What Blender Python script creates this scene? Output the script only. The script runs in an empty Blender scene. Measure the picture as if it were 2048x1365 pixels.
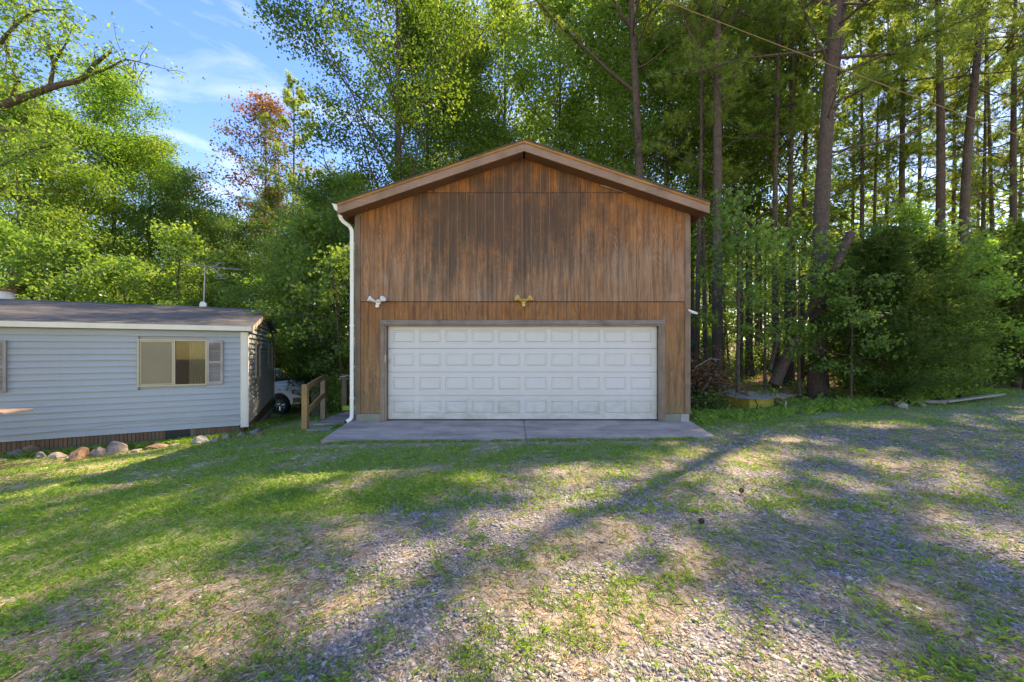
import bpy, math, random
import numpy as np
from mathutils import Vector, Matrix

R = math.radians
scene = bpy.context.scene
COL = scene.collection

# ------------------------------------------------------------------ camera, sky, sun, exposure
F, CX, HY, CZ = 790.0, 1024.0, 701.0, 1.57          # focal length in photo pixels, centre, horizon row, eye height
cam_d = bpy.data.cameras.new("camera")
cam_d.sensor_width = 36.0
cam_d.lens = 36.0 * F / 2048.0
cam_d.shift_y = 18.5 / 2048.0
cam_d.clip_start, cam_d.clip_end = 0.05, 2000.0
cam = bpy.data.objects.new("camera", cam_d)
cam.location = (0, 0, CZ)
cam.rotation_euler = (R(90), 0, 0)
COL.objects.link(cam)
scene.camera = cam

SUN_AZ, SUN_EL = 43.0, 53.0                            # azimuth from +X towards +Y, elevation
SD = Vector((math.cos(R(SUN_AZ)) * math.cos(R(SUN_EL)), math.sin(R(SUN_AZ)) * math.cos(R(SUN_EL)), math.sin(R(SUN_EL))))
world = bpy.data.worlds.new("World")
scene.world = world
world.use_nodes = True
wn, wl = world.node_tree.nodes, world.node_tree.links
wn.clear()
w_out = wn.new("ShaderNodeOutputWorld")
w_bg = wn.new("ShaderNodeBackground")
w_sky = wn.new("ShaderNodeTexSky")
w_sky.sky_type = 'NISHITA'
w_sky.sun_disc = False
w_sky.sun_elevation = R(SUN_EL)
w_sky.sun_rotation = R(90 - SUN_AZ)
w_sky.air_density, w_sky.dust_density, w_sky.ozone_density = 1.0, 0.25, 2.2
w_tc = wn.new("ShaderNodeTexCoord")
w_map = wn.new("ShaderNodeMapping")
w_map.inputs['Scale'].default_value = (1.0, 1.4, 5.0)
w_map.inputs['Rotation'].default_value = (0.0, R(24), 0.0)
w_map.inputs['Location'].default_value = (3.7, 1.3, 0.4)
w_no = wn.new("ShaderNodeTexNoise")
w_no.inputs['Scale'].default_value = 2.1
w_no.inputs['Detail'].default_value = 7
w_no.inputs['Roughness'].default_value = 0.55
w_no.inputs['Distortion'].default_value = 0.5
w_rmp = wn.new("ShaderNodeValToRGB")
w_rmp.color_ramp.elements[0].position, w_rmp.color_ramp.elements[0].color = 0.50, (0, 0, 0, 1)
w_rmp.color_ramp.elements[1].position, w_rmp.color_ramp.elements[1].color = 0.84, (0.26, 0.26, 0.26, 1)
w_mix = wn.new("ShaderNodeMix")
w_mix.data_type = 'RGBA'
w_mix.inputs[7].default_value = (6.0, 6.6, 7.4, 1)
w_hsv = wn.new("ShaderNodeHueSaturation")
w_hsv.inputs['Hue'].default_value = 0.517
w_hsv.inputs['Saturation'].default_value = 1.36
w_hsv.inputs['Value'].default_value = 0.76
wl.new(w_tc.outputs['Generated'], w_map.inputs['Vector'])
wl.new(w_map.outputs[0], w_no.inputs['Vector'])
wl.new(w_no.outputs[0], w_rmp.inputs[0])
wl.new(w_sky.outputs[0], w_hsv.inputs['Color'])
wl.new(w_rmp.outputs[0], w_mix.inputs[0])
wl.new(w_hsv.outputs[0], w_mix.inputs[6])
wl.new(w_mix.outputs[2], w_bg.inputs[0])
w_bg.inputs[1].default_value = 0.15
wl.new(w_bg.outputs[0], w_out.inputs[0])

sun_d = bpy.data.lights.new("sun", 'SUN')
sun_d.energy = 2.6
sun_d.angle = R(0.75)
sun_d.color = (1.0, 0.94, 0.87)
sun = bpy.data.objects.new("sun", sun_d)
sun.rotation_euler = SD.to_track_quat('Z', 'Y').to_euler()
sun.location = (20, 20, 40)
COL.objects.link(sun)

scene.view_settings.view_transform = 'Standard'
scene.view_settings.look = 'None'
scene.view_settings.exposure = 2.28
scene.view_settings.use_white_balance = True
scene.view_settings.white_balance_temperature = 10200
scene.view_settings.white_balance_tint = 17
scene.view_settings.gamma = 1.0
scene.view_settings.use_curve_mapping = False
scene.render.engine = 'CYCLES'
scene.cycles.max_bounces = 7
scene.cycles.diffuse_bounces = 4
scene.cycles.transmission_bounces = 4
scene.cycles.transparent_max_bounces = 6
scene.cycles.sample_clamp_indirect = 4.0
scene.cycles.use_denoising = True

# ------------------------------------------------------------------ noise and ground height
def _hash(ix, iy, seed):
    h = (ix.astype(np.int64) * 374761393 + iy.astype(np.int64) * 668265263 + seed * 1442695041) & 0xFFFFFFFF
    h = ((h ^ (h >> 13)) * 1274126177) & 0xFFFFFFFF
    return ((h ^ (h >> 16)) & 0xFFFFFF) / float(0xFFFFFF)

def vnoise(x, y, seed=0):
    x = np.asarray(x, float); y = np.asarray(y, float)
    ix, iy = np.floor(x), np.floor(y)
    fx, fy = x - ix, y - iy
    fx = fx * fx * (3 - 2 * fx); fy = fy * fy * (3 - 2 * fy)
    a, b = _hash(ix, iy, seed), _hash(ix + 1, iy, seed)
    c, d = _hash(ix, iy + 1, seed), _hash(ix + 1, iy + 1, seed)
    return (a * (1 - fx) + b * fx) * (1 - fy) + (c * (1 - fx) + d * fx) * fy

def fbm(x, y, seed=0, o=4):
    s, a, t = 0.0, 1.0, 0.0
    for k in range(o):
        s = s + a * vnoise(np.asarray(x) * 2 ** k + 17.3 * k, np.asarray(y) * 2 ** k - 9.1 * k, seed + k)
        t += a; a *= 0.5
    return s / t

def sstep(a, b, x):
    t = np.clip((np.asarray(x, float) - a) / (b - a), 0, 1)
    return t * t * (3 - 2 * t)

def gz(x, y, rough=True):
    x = np.asarray(x, float); y = np.asarray(y, float)
    z = -0.07 - 0.43 * sstep(-2.6, -8.0, x) - 0.68 * sstep(-3.5, -8.5, x) * sstep(9.5, 17.0, y)
    z = z + 0.9 * sstep(20, 60, y) + 0.25 * sstep(9, 30, x) * sstep(12, 40, y)
    z = z + 1.2 * sstep(-8, -40, x) * sstep(14, 50, y) + 5.0 * sstep(70, 200, np.hypot(x, y))
    if rough:
        z = z + 0.05 * (fbm(x * 0.35, y * 0.35, 5) - 0.5) + 0.018 * (fbm(x * 2.2, y * 2.2, 8, 3) - 0.5)
        z = z + 0.25 * (fbm(x * 0.12, y * 0.12, 3) - 0.5) * sstep(12, 30, y)
    return z

def g1(x, y): return float(gz(np.array([x]), np.array([y]))[0])

def W(px, py, d): return Vector(((px - CX) * d / F, d, CZ - (py - HY) * d / F))

# what covers the ground: gravel, grass, dry straw, forest litter
_BX = [-30, -8, -5.5, -3.2, -1.9, -0.15, 2.7, 4.6, 8, 12.4, 20, 60]
_BY = [-3, 0.2, 1.3, 2.5, 3.5, 4.9, 5.9, 7.9, 9.2, 10.2, 12.5, 20]
_EX = [-60, -14, -9, -4, 3.9, 5, 8, 12, 16, 22, 60]
_EY = [26, 24, 21, 17.5, 10.2, 9.9, 10.9, 12.6, 14.8, 19, 30]
def cover(x, y):
    x = np.asarray(x, float); y = np.asarray(y, float)
    yb = np.interp(x, _BX, _BY); ye = np.interp(x, _EX, _EY)
    u = x * 0.80 + y * 0.60; v = -x * 0.60 + y * 0.80     # ruts run along the drive, towards the upper right
    nA = fbm(u * 0.55, v * 1.3, 21, 4)
    nE = fbm(u * 1.1, v * 2.6, 25, 4)
    nB = fbm(x * 2.2, y * 2.2, 33, 4)
    nC = fbm(x * 5.0, y * 5.0, 47, 3)
    nD = fbm(u * 0.8 + 9, v * 2.2, 61, 4)
    zone = sstep(1.1, -0.9, y - yb + (nA - 0.5) * 2.8)
    left = sstep(0.2, -3.6, x) * sstep(5.0, 2.0, y)
    gravel = zone * (0.30 + 0.68 * sstep(0.40 + 0.12 * left, 0.57 + 0.12 * left, 0.5 * nE + 0.25 * nB + 0.25 * nC + 0.02))
    straw = np.clip(zone * (1 - gravel) * 0.95 + (1 - zone) * sstep(0.53, 0.68, nD) * 0.75 + 0.3 * sstep(0.50, 0.7, nC), 0, 1)
    near_ap = sstep(0.35, 0.0, np.abs(y - (6.95 + 0.043 * x))) * sstep(4.6, 3.9, np.abs(x - 0.2))
    straw = np.clip(straw + near_ap * 0.9, 0, 1)
    grass = (1 - zone) * (1 - 0.60 * sstep(0.55, 0.70, nD)) * (0.65 + 0.35 * sstep(0.3, 0.55, nB)) * (1 - near_ap * 0.8)
    grass = grass + zone * (0.18 + 0.70 * sstep(0.48, 0.66, 0.6 * nC + 0.4 * nB)) * (1 - 0.55 * gravel)
    litter = sstep(-0.5, 0.9, y - ye + (nB - 0.5) * 2.5)
    return gravel * (1 - litter), np.clip(grass, 0, 1) * (1 - litter * 0.92), straw * (1 - litter), litter

# ------------------------------------------------------------------ material helper
class Mat:
    def __init__(self, name, rough=0.8):
        self.m = bpy.data.materials.new(name)
        self.m.use_nodes = True
        self.nt = self.m.node_tree
        self.nt.nodes.clear()
        self.out = self.nt.nodes.new("ShaderNodeOutputMaterial")
        self.b = self.nt.nodes.new("ShaderNodeBsdfPrincipled")
        self.b.inputs['Roughness'].default_value = rough
        self.nt.links.new(self.b.outputs[0], self.out.inputs[0])
    def put(self, sock, v):
        if isinstance(v, bpy.types.NodeSocket):
            self.nt.links.new(v, sock)
        elif isinstance(v, tuple):
            sock.default_value = (*v, 1.0) if len(v) == 3 and sock.type == 'RGBA' else v
        else:
            sock.default_value = v
    def node(self, t, **kw):
        n = self.nt.nodes.new(t)
        for k, v in kw.items(): setattr(n, k, v)
        return n
    def pos(self): return self.node("ShaderNodeNewGeometry").outputs['Position']
    def obj(self): return self.node("ShaderNodeTexCoord").outputs['Object']
    def island(self): return self.node("ShaderNodeNewGeometry").outputs['Random Per Island']
    def orand(self): return self.node("ShaderNodeObjectInfo").outputs['Random']
    def attr(self, name):
        n = self.node("ShaderNodeAttribute"); n.attribute_name = name; return n
    def vm(self, op, a, b):
        n = self.node("ShaderNodeVectorMath", operation=op); self.put(n.inputs[0], a); self.put(n.inputs[1], b); return n.outputs[0]
    def ma(self, op, a, b=0.0, c=0.0):
        n = self.node("ShaderNodeMath", operation=op); self.put(n.inputs[0], a); self.put(n.inputs[1], b); self.put(n.inputs[2], c); return n.outputs[0]
    def sep(self, v):
        n = self.node("ShaderNodeSeparateXYZ"); self.put(n.inputs[0], v); return n.outputs
    def comb(self, x, y, z):
        n = self.node("ShaderNodeCombineXYZ")
        for i, v in enumerate((x, y, z)): self.put(n.inputs[i], v)
        return n.outputs[0]
    def noise(self, v, s, d=3, r=0.5, dist=0.0, color=False):
        n = self.node("ShaderNodeTexNoise"); self.put(n.inputs['Vector'], v)
        n.inputs['Scale'].default_value = s; n.inputs['Detail'].default_value = d
        n.inputs['Roughness'].default_value = r; n.inputs['Distortion'].default_value = dist
        return n.outputs[1 if color else 0]
    def voro(self, v, s, feature='F1', out='Distance', rnd=1.0):
        n = self.node("ShaderNodeTexVoronoi", feature=feature); self.put(n.inputs['Vector'], v)
        n.inputs['Scale'].default_value = s; n.inputs['Randomness'].default_value = rnd
        return n.outputs[out]
    def ramp(self, f, stops, interp='LINEAR'):
        n = self.node("ShaderNodeValToRGB"); self.put(n.inputs[0], f)
        cr = n.color_ramp; cr.interpolation = interp
        while len(cr.elements) < len(stops): cr.elements.new(0.5)
        for e, (p, c) in zip(cr.elements, stops):
            e.position = p; e.color = (c, c, c, 1) if isinstance(c, (int, float)) else (*c, 1)
        return n.outputs[0]
    def rng(self, f, a, b, c=0.0, d=1.0):
        n = self.node("ShaderNodeMapRange"); self.put(n.inputs[0], f)
        for i, v in zip((1, 2, 3, 4), (a, b, c, d)): n.inputs[i].default_value = v
        return n.outputs[0]
    def mix(self, f, a, b, blend='MIX'):
        n = self.node("ShaderNodeMix", data_type='RGBA', blend_type=blend)
        self.put(n.inputs[0], f); self.put(n.inputs[6], a); self.put(n.inputs[7], b); return n.outputs[2]
    def color(self, v): self.put(self.b.inputs['Base Color'], v); return self
    def set(self, k, v): self.put(self.b.inputs[k], v); return self
    def bump(self, h, strength=0.5, dist=0.01):
        n = self.node("ShaderNodeBump"); self.put(n.inputs['Height'], h)
        n.inputs['Strength'].default_value = strength; n.inputs['Distance'].default_value = dist
        self.nt.links.new(n.outputs[0], self.b.inputs['Normal']); return self

def leaf_mat(name, c0, c1, trans=0.45, spec=0.25, tscale=(1.35, 1.25, 0.7), c2=None, c2amt=0.0):
    k = Mat(name, 0.5)
    f = k.island()
    col = k.mix(f, c0, c1)
    n = k.noise(k.pos(), 0.5, 2)
    col = k.mix(k.rng(n, 0.35, 0.65), col, k.mix(0.5, col, c0), 'MIX')
    if c2:
        n2 = k.noise(k.obj(), 0.22, 2)
        col = k.mix(k.ma('MULTIPLY', k.rng(n2, 0.45, 0.60), c2amt), col, c2)
    r = k.ma('ADD', k.ma('MULTIPLY', k.orand(), 0.5), 0.75)
    hs = k.node("ShaderNodeHueSaturation"); k.put(hs.inputs['Color'], col); k.put(hs.inputs['Value'], r)
    k.put(hs.inputs['Hue'], k.ma('ADD', k.ma('MULTIPLY', k.ma('FRACT', k.ma('MULTIPLY', k.orand(), 7.3)), 0.02), 0.492))
    col = hs.outputs[0]
    k.color(col)
    k.b.inputs['Specular IOR Level'].default_value = spec
    tr = k.node("ShaderNodeBsdfTranslucent")
    tc = k.mix(1.0, col, tscale, 'MULTIPLY')
    k.put(tr.inputs[0], tc)
    ms = k.node("ShaderNodeMixShader"); ms.inputs[0].default_value = trans
    k.nt.links.new(k.b.outputs[0], ms.inputs[1]); k.nt.links.new(tr.outputs[0], ms.inputs[2])
    k.nt.links.new(ms.outputs[0], k.out.inputs[0])
    return k.m

M = {}
M['leaf_sweetgum'] = leaf_mat("leaf_sweetgum", (0.085, 0.215, 0.036), (0.215, 0.370, 0.066), 0.6)
M['leaf_light'] = leaf_mat("leaf_light", (0.115, 0.235, 0.042), (0.250, 0.385, 0.085), 0.6)
M['leaf_dark'] = leaf_mat("leaf_dark", (0.085, 0.200, 0.045), (0.195, 0.320, 0.075), 0.55, 0.4)
M['leaf_under'] = leaf_mat("leaf_under", (0.130, 0.270, 0.056), (0.270, 0.420, 0.095), 0.6, 0.45)
M['leaf_red'] = leaf_mat("leaf_red", (0.34, 0.19, 0.08), (0.44, 0.19, 0.11), 0.5, 0.2, (1.2, .9, .7), (0.12, 0.18, 0.03), 0.8)
M['needle'] = leaf_mat("needle", (0.140, 0.245, 0.050), (0.330, 0.420, 0.110), 0.62, 0.3)
M['cedar'] = leaf_mat("cedar", (0.061, 0.128, 0.031), (0.145, 0.221, 0.048), 0.48, 0.15)
M['grass'] = leaf_mat("grass_blade", (0.135, 0.270, 0.045), (0.290, 0.430, 0.095), 0.45, 0.15)
M['dead_leaf'] = leaf_mat("dead_leaf", (0.10, 0.05, 0.025), (0.22, 0.12, 0.06), 0.2, 0.1, (1, 1, 1))

def bark(name, a, b, c, sx=3.0):
    k = Mat(name, 0.95)
    p = k.vm('MULTIPLY', k.pos(), (1, 1, 0.28))
    v = k.voro(k.vm('ADD', p, k.vm('MULTIPLY', k.noise(p, 6, 3, color=True), (0.10, 0.10, 0.10))), 14.0 * sx / 3, 'DISTANCE_TO_EDGE')
    n = k.noise(k.pos(), 5, 5, 0.65)
    plate = k.rng(v, 0.0, 0.12)
    col = k.mix(k.rng(n, 0.35, 0.65), a, b)
    col = k.mix(plate, c, col)
    col = k.mix(k.rng(k.noise(k.pos(), 0.9, 3), 0.55, 0.75, 0, 0.35), col, (0.12, 0.13, 0.09))
    k.color(col).bump(k.ma('ADD', k.ma('MULTIPLY', plate, 0.7), k.ma('MULTIPLY', n, 0.5)), 0.9, 0.03)
    return k.m
M['bark_pine'] = bark("bark_pine", (0.165, 0.115, 0.085), (0.105, 0.078, 0.062), (0.05, 0.036, 0.029), 6.5)
M['bark_oak'] = bark("bark_oak", (0.16, 0.13, 0.10), (0.10, 0.085, 0.065), (0.035, 0.028, 0.022), 5)
M['bark_sapling'] = bark("bark_sapling", (0.17, 0.125, 0.085), (0.11, 0.085, 0.06), (0.06, 0.045, 0.03), 9)

# weathered plywood siding with its grain, stain and mould
def plywood():
    k = Mat("plywood_siding", 0.75)
    P = k.sep(k.pos())
    rnd = k.orand()
    xz = k.comb(k.ma('ADD', P[0], k.ma('MULTIPLY', rnd, 40)), 0.0, P[2])
    fld = k.noise(k.vm('MULTIPLY', xz, (2.1, 1, 0.42)), 1.0, 2.2, 0.5)
    ring = k.ma('SINE', k.ma('MULTIPLY', fld, 210.0))
    fine = k.noise(k.vm('MULTIPLY', xz, (95, 1, 3.5)), 1.0, 3, 0.6)
    check = k.noise(k.vm('MULTIPLY', xz, (12, 1, 26)), 1.0, 3, 0.7)
    streak = k.noise(k.vm('MULTIPLY', xz, (9.0, 1, 0.45)), 1.0, 5, 0.68)
    patch = k.noise(k.vm('MULTIPLY', k.comb(P[0], 0.0, P[2]), (0.9, 1, 0.75)), 1.0, 4, 0.55)
    blot = k.noise(k.vm('MULTIPLY', k.comb(P[0], 0.0, P[2]), (2.4, 1, 1.5)), 1.0, 5, 0.65)
    lowm = k.rng(P[2], 1.6, 2.5, 1.0, 0.0)
    stain = k.mix(k.rng(blot, 0.3, 0.7), k.mix(lowm, (0.46, 0.150, 0.022), (0.38, 0.180, 0.050)), k.mix(lowm, (0.18, 0.060, 0.012), (0.20, 0.098, 0.034)))
    bare = k.mix(k.rng(streak, 0.3, 0.7), (0.42, 0.230, 0.120), (0.25, 0.132, 0.068))
    # how far the stain has worn off: the sheltered top under the eaves keeps it, the exposed lower sheets lost it
    hgt = k.ramp(k.ma('DIVIDE', P[2], 6.0), [(0.0, 0.48), (0.37, 0.42), (0.438, 0.42), (0.442, 0.95), (0.60, 0.80), (0.74, 0.44), (0.86, 0.28), (1.0, 0.12)])
    worn = k.ma('ADD', hgt, k.ma('MULTIPLY', k.ma('SUBTRACT', streak, 0.5), 1.3))
    worn = k.ma('ADD', worn, k.ma('MULTIPLY', k.ma('SUBTRACT', patch, 0.5), 1.0))
    ramp_ = k.ma('MULTIPLY', k.rng(k.noise(k.vm('MULTIPLY', xz, (0.8, 1, 0.6)), 1.0, 2), 0.38, 0.66, 0.08, 0.42), 1.0)
    gr = k.ma('ADD', k.ma('MULTIPLY', ring, ramp_), k.ma('MULTIPLY', k.ma('SUBTRACT', fine, 0.5), 1.3))
    col = k.mix(k.rng(k.ma('ADD', worn, gr), 0.32, 0.86), stain, bare)
    grey = k.ma('ADD', k.ma('MULTIPLY', k.ma('SUBTRACT', blot, 0.5), 2.2), k.ma('SUBTRACT', worn, 0.9))
    col = k.mix(k.rng(grey, 0.0, 0.6, 0, 0.55), col, (0.50, 0.36, 0.25))
    # mould: a broad dark cloud on the upper middle of the wall and vertical runs below it
    dx = k.ma('DIVIDE', k.ma('SUBTRACT', P[0], 0.05), 3.0)
    dz = k.ma('DIVIDE', k.ma('SUBTRACT', P[2], 4.60), 1.45)
    rr = k.ma('SQRT', k.ma('ADD', k.ma('MULTIPLY', dx, dx), k.ma('MULTIPLY', dz, dz)))
    mo = k.ma('SUBTRACT', 1.38, rr)
    mo = k.ma('ADD', mo, k.ma('MULTIPLY', k.ma('SUBTRACT', streak, 0.5), 3.4))
    mo = k.ma('ADD', mo, k.ma('MULTIPLY', k.ma('SUBTRACT', blot, 0.55), 2.6))
    mo = k.ma('ADD', mo, k.ma('MULTIPLY', k.ma('SUBTRACT', check, 0.5), 1.0))
    obi = k.sep(k.node("ShaderNodeObjectInfo").outputs['Color'])
    mo = k.ma('ADD', mo, k.ma('SUBTRACT', obi[0], 1.0))
    mo = k.ma('MULTIPLY', k.rng(mo, 0.0, 0.9), k.ma('ADD', 0.80, k.ma('MULTIPLY', ring, 0.10)))
    runs = k.noise(k.vm('MULTIPLY', k.comb(P[0], 0.0, P[2]), (16, 1, 0.8)), 1.0, 5, 0.7)
    col = k.mix(k.rng(runs, 0.44, 0.66, 0, 0.80), col, (0.072, 0.038, 0.015))
    col = k.mix(k.ma('MULTIPLY', mo, 0.92), col, (0.048, 0.031, 0.016))
    col = k.mix(k.rng(fine, 0.30, 0.46, 0.55, 0.0), col, (0.10, 0.048, 0.020))
    col = k.mix(k.rng(check, 0.62, 0.72, 0.0, 0.22), col, (0.42, 0.27, 0.15))
    gx_ = k.ma('FRACT', k.ma('DIVIDE', k.ma('SUBTRACT', P[0], -3.44 + 0.1016 + 0.002), 0.2032))
    gl = k.rng(k.ma('ABSOLUTE', k.ma('SUBTRACT', gx_, 0.5)), 0.012, 0.032, 1.0, 0.0)
    gl = k.ma('MULTIPLY', gl, k.rng(streak, 0.35, 0.60, 0.25, 0.95))
    col = k.mix(gl, col, (0.40, 0.25, 0.135))
    foot = k.rng(P[2], 0.17, 0.75, 0.55, 0.0)
    col = k.mix(k.ma('MULTIPLY', foot, k.rng(blot, 0.35, 0.65)), col, (0.17, 0.145, 0.07))
    k.color(col).bump(k.ma('ADD', k.ma('MULTIPLY', ring, 0.35), fine), 0.55, 0.006)
    return k.m
M['plywood'] = plywood()

def old_wood(name, a, b, dark, along='x', s=1.0):
    k = Mat(name, 0.85)
    p = k.pos() if along != 'obj' else k.obj()
    sc = {'x': (1.6, 30, 30), 'z': (30, 30, 1.6), 'obj': (1.6, 30, 30)}[along]
    n = k.noise(k.vm('MULTIPLY', p, tuple(q * s for q in sc)), 1.0, 4, 0.65)
    m = k.noise(p, 2.3, 4, 0.6)
    col = k.mix(k.rng(n, 0.3, 0.7), a, b)
    col = k.mix(k.rng(m, 0.45, 0.72, 0, 0.75), col, dark)
    hs = k.node("ShaderNodeHueSaturation"); k.put(hs.inputs['Color'], col)
    k.put(hs.inputs['Value'], k.ma('ADD', 0.8, k.ma('MULTIPLY', k.orand(), 0.4)))
    k.color(hs.outputs[0]).bump(n, 0.5, 0.006)
    return k.m
M['fascia_wood'] = old_wood("fascia_wood", (0.36, 0.23, 0.155), (0.27, 0.165, 0.105), (0.20, 0.12, 0.075))
M['edge_strip'] = old_wood("edge_strip_wood", (0.42, 0.20, 0.045), (0.30, 0.13, 0.035), (0.12, 0.065, 0.035))
M['soffit'] = old_wood("soffit_wood", (0.20, 0.085, 0.035), (0.14, 0.06, 0.025), (0.08, 0.04, 0.02))
M['header_wood'] = old_wood("header_wood", (0.36, 0.29, 0.235), (0.25, 0.20, 0.165), (0.12, 0.10, 0.085))
M['jamb_wood'] = old_wood("jamb_wood", (0.31, 0.235, 0.17), (0.21, 0.15, 0.10), (0.12, 0.085, 0.055), 'z')
M['corner_wood'] = old_wood("corner_wood", (0.25, 0.165, 0.105), (0.17, 0.11, 0.07), (0.10, 0.07, 0.045), 'z')
M['post_new'] = old_wood("pressure_treated_wood", (0.42, 0.25, 0.085), (0.33, 0.19, 0.07), (0.22, 0.15, 0.07), 'z')
M['post_old'] = old_wood("grey_post_wood", (0.22, 0.17, 0.11), (0.16, 0.13, 0.085), (0.10, 0.085, 0.05), 'z')
M['deck_wood'] = old_wood("deck_wood", (0.33, 0.30, 0.27), (0.25, 0.22, 0.19), (0.16, 0.14, 0.11))
M['fence_wood'] = old_wood("fence_wood", (0.50, 0.42, 0.29), (0.40, 0.33, 0.22), (0.25, 0.20, 0.13), 'z')
M['log_wood'] = old_wood("log_wood", (0.36, 0.25, 0.16), (0.24, 0.16, 0.10), (0.14, 0.10, 0.07))
M['grey_plank'] = old_wood("grey_plank_wood", (0.34, 0.30, 0.25), (0.25, 0.21, 0.17), (0.15, 0.13, 0.10))
M['bench_wood'] = old_wood("bench_wood", (0.40, 0.28, 0.22), (0.30, 0.21, 0.16), (0.22, 0.15, 0.11))
M['shutter'] = old_wood("shutter_paint", (0.36, 0.31, 0.27), (0.28, 0.24, 0.20), (0.45, 0.42, 0.37), 'z')

def painted(name, c, dirt, rough=0.5, amt=0.25, s=2.0, foot=None):
    k = Mat(name, rough)
    n = k.noise(k.pos(), s, 5, 0.65)
    st = k.noise(k.vm('MULTIPLY', k.pos(), (9, 9, 0.9)), 1.0, 4, 0.6)
    col = k.mix(k.rng(n, 0.40, 0.75, 0, amt), c, dirt)
    col = k.mix(k.rng(st, 0.50, 0.80, 0, amt * 0.8), col, dirt)
    if foot:
        z = k.sep(k.pos())[2]
        f = k.ma('MULTIPLY', k.rng(z, foot[0], foot[1], 1.0, 0.0), k.rng(k.noise(k.vm('MULTIPLY', k.pos(), (2.2, 2.2, 4)), 1.0, 5, 0.7), 0.36, 0.70, 0, foot[2]))
        col = k.mix(f, col, foot[3])
    k.color(col).bump(k.noise(k.vm('MULTIPLY', k.pos(), (30, 30, 120)), 1.0, 2), 0.06, 0.002)
    return k.m
M['door_white'] = painted("garage_door_enamel", (0.59, 0.575, 0.53), (0.52, 0.49, 0.40), 0.42, 0.22, 1.2, (0.02, 0.75, 0.8, (0.30, 0.31, 0.22)))
M['siding_blue'] = painted("blue_grey_siding", (0.335, 0.375, 0.390), (0.275, 0.300, 0.295), 0.55, 0.35, 1.1, (-0.3, 0.35, 0.3, (0.24, 0.27, 0.21)))
M['trim_cream'] = painted("cream_trim", (0.74, 0.71, 0.60), (0.55, 0.49, 0.33), 0.5, 0.35)
M['gutter_white'] = painted("gutter_white", (0.78, 0.76, 0.68), (0.60, 0.55, 0.42), 0.4, 0.3)
M['frame_tan'] = painted("window_frame_tan", (0.50, 0.43, 0.29), (0.35, 0.29, 0.18), 0.5, 0.4)
M['lamp_white'] = painted("lamp_plastic", (0.78, 0.76, 0.68), (0.60, 0.52, 0.30), 0.4, 0.3)
M['lamp_yellow'] = painted("aged_lamp_plastic", (0.62, 0.42, 0.10), (0.45, 0.28, 0.07), 0.4, 0.4)
M['yellow_block'] = painted("yellow_painted_block", (0.36, 0.32, 0.05), (0.18, 0.17, 0.06), 0.8, 0.8, 3.0)
M['pale_house'] = painted("pale_stucco", (0.58, 0.60, 0.62), (0.40, 0.41, 0.40), 0.8, 0.4)

def simple(name, c, rough=0.6, metal=0.0, bumps=0.0, var=0.0):
    k = Mat(name, rough)
    if var:
        n = k.noise(k.pos(), 3, 4, 0.6)
        k.color(k.mix(k.rng(n, 0.3, 0.7), c, tuple(q * (1 - var) for q in c)))
    else:
        k.color(c)
    k.set('Metallic', metal)
    if bumps: k.bump(k.noise(k.pos(), 40, 4), bumps, 0.004)
    return k.m
M['dark_gap'] = simple("dark_opening", (0.012, 0.011, 0.010), 0.9)
M['black_plastic'] = simple("black_plastic", (0.02, 0.021, 0.023), 0.5)
M['steel'] = simple("weathered_steel", (0.42, 0.42, 0.42), 0.5, 0.6, 0.1, 0.3)
M['chrome'] = simple("chrome", (0.75, 0.75, 0.76), 0.15, 1.0)
M['tyre'] = simple("tyre_rubber", (0.022, 0.022, 0.023), 0.85, 0, 0.2)
M['truck_paint'] = simple("silver_truck_paint", (0.82, 0.83, 0.84), 0.3, 0.0)
M['truck_lower'] = simple("grey_truck_trim", (0.22, 0.22, 0.22), 0.5)
M['lens'] = simple("headlight_lens", (0.62, 0.62, 0.62), 0.1, 0.3)
M['amber'] = simple("amber_lens", (0.50, 0.17, 0.03), 0.2)
M['wire'] = simple("wire_jacket", (0.27, 0.19, 0.07), 0.6)
M['cable'] = simple("cable_jacket", (0.38, 0.38, 0.36), 0.6)
M['lime'] = simple("lime_green_plastic", (0.20, 0.42, 0.02), 0.5)
M['cone_brown'] = simple("pine_cone_brown", (0.07, 0.04, 0.022), 0.9)
M['red_rust'] = simple("rusty_flashing", (0.32, 0.11, 0.08), 0.7, 0, 0.2, 0.3)
M['curtain'] = simple("curtain_cloth", (0.36, 0.31, 0.20), 0.9, 0, 0.0, 0.15)
M['screen'] = simple("insect_screen", (0.235, 0.195, 0.115), 0.45, 0, 0.0, 0.15)
def glassy(name, c, rough=0.03):
    k = Mat(name, rough)
    k.color(c); k.b.inputs['Specular IOR Level'].default_value = 0.9
    return k.m
M['pane_dark'] = glassy("dark_window_pane", (0.012, 0.014, 0.014))
M['truck_glass'] = glassy("truck_glass", (0.02, 0.03, 0.03))
def real_glass():
    k = Mat("window_pane", 0.0)
    gl = k.node("ShaderNodeBsdfGlossy"); gl.inputs['Roughness'].default_value = 0.03
    gl.inputs[0].default_value = (0.9, 0.9, 0.9, 1)
    tp = k.node("ShaderNodeBsdfTransparent"); tp.inputs[0].default_value = (0.80, 0.83, 0.78, 1)
    fr = k.node("ShaderNodeFresnel"); fr.inputs[0].default_value = 1.4
    ms = k.node("ShaderNodeMixShader")
    k.nt.links.new(fr.outputs[0], ms.inputs[0]); k.nt.links.new(tp.outputs[0], ms.inputs[1]); k.nt.links.new(gl.outputs[0], ms.inputs[2])
    k.nt.links.new(ms.outputs[0], k.out.inputs[0])
    return k.m
M['glass'] = real_glass()

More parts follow.
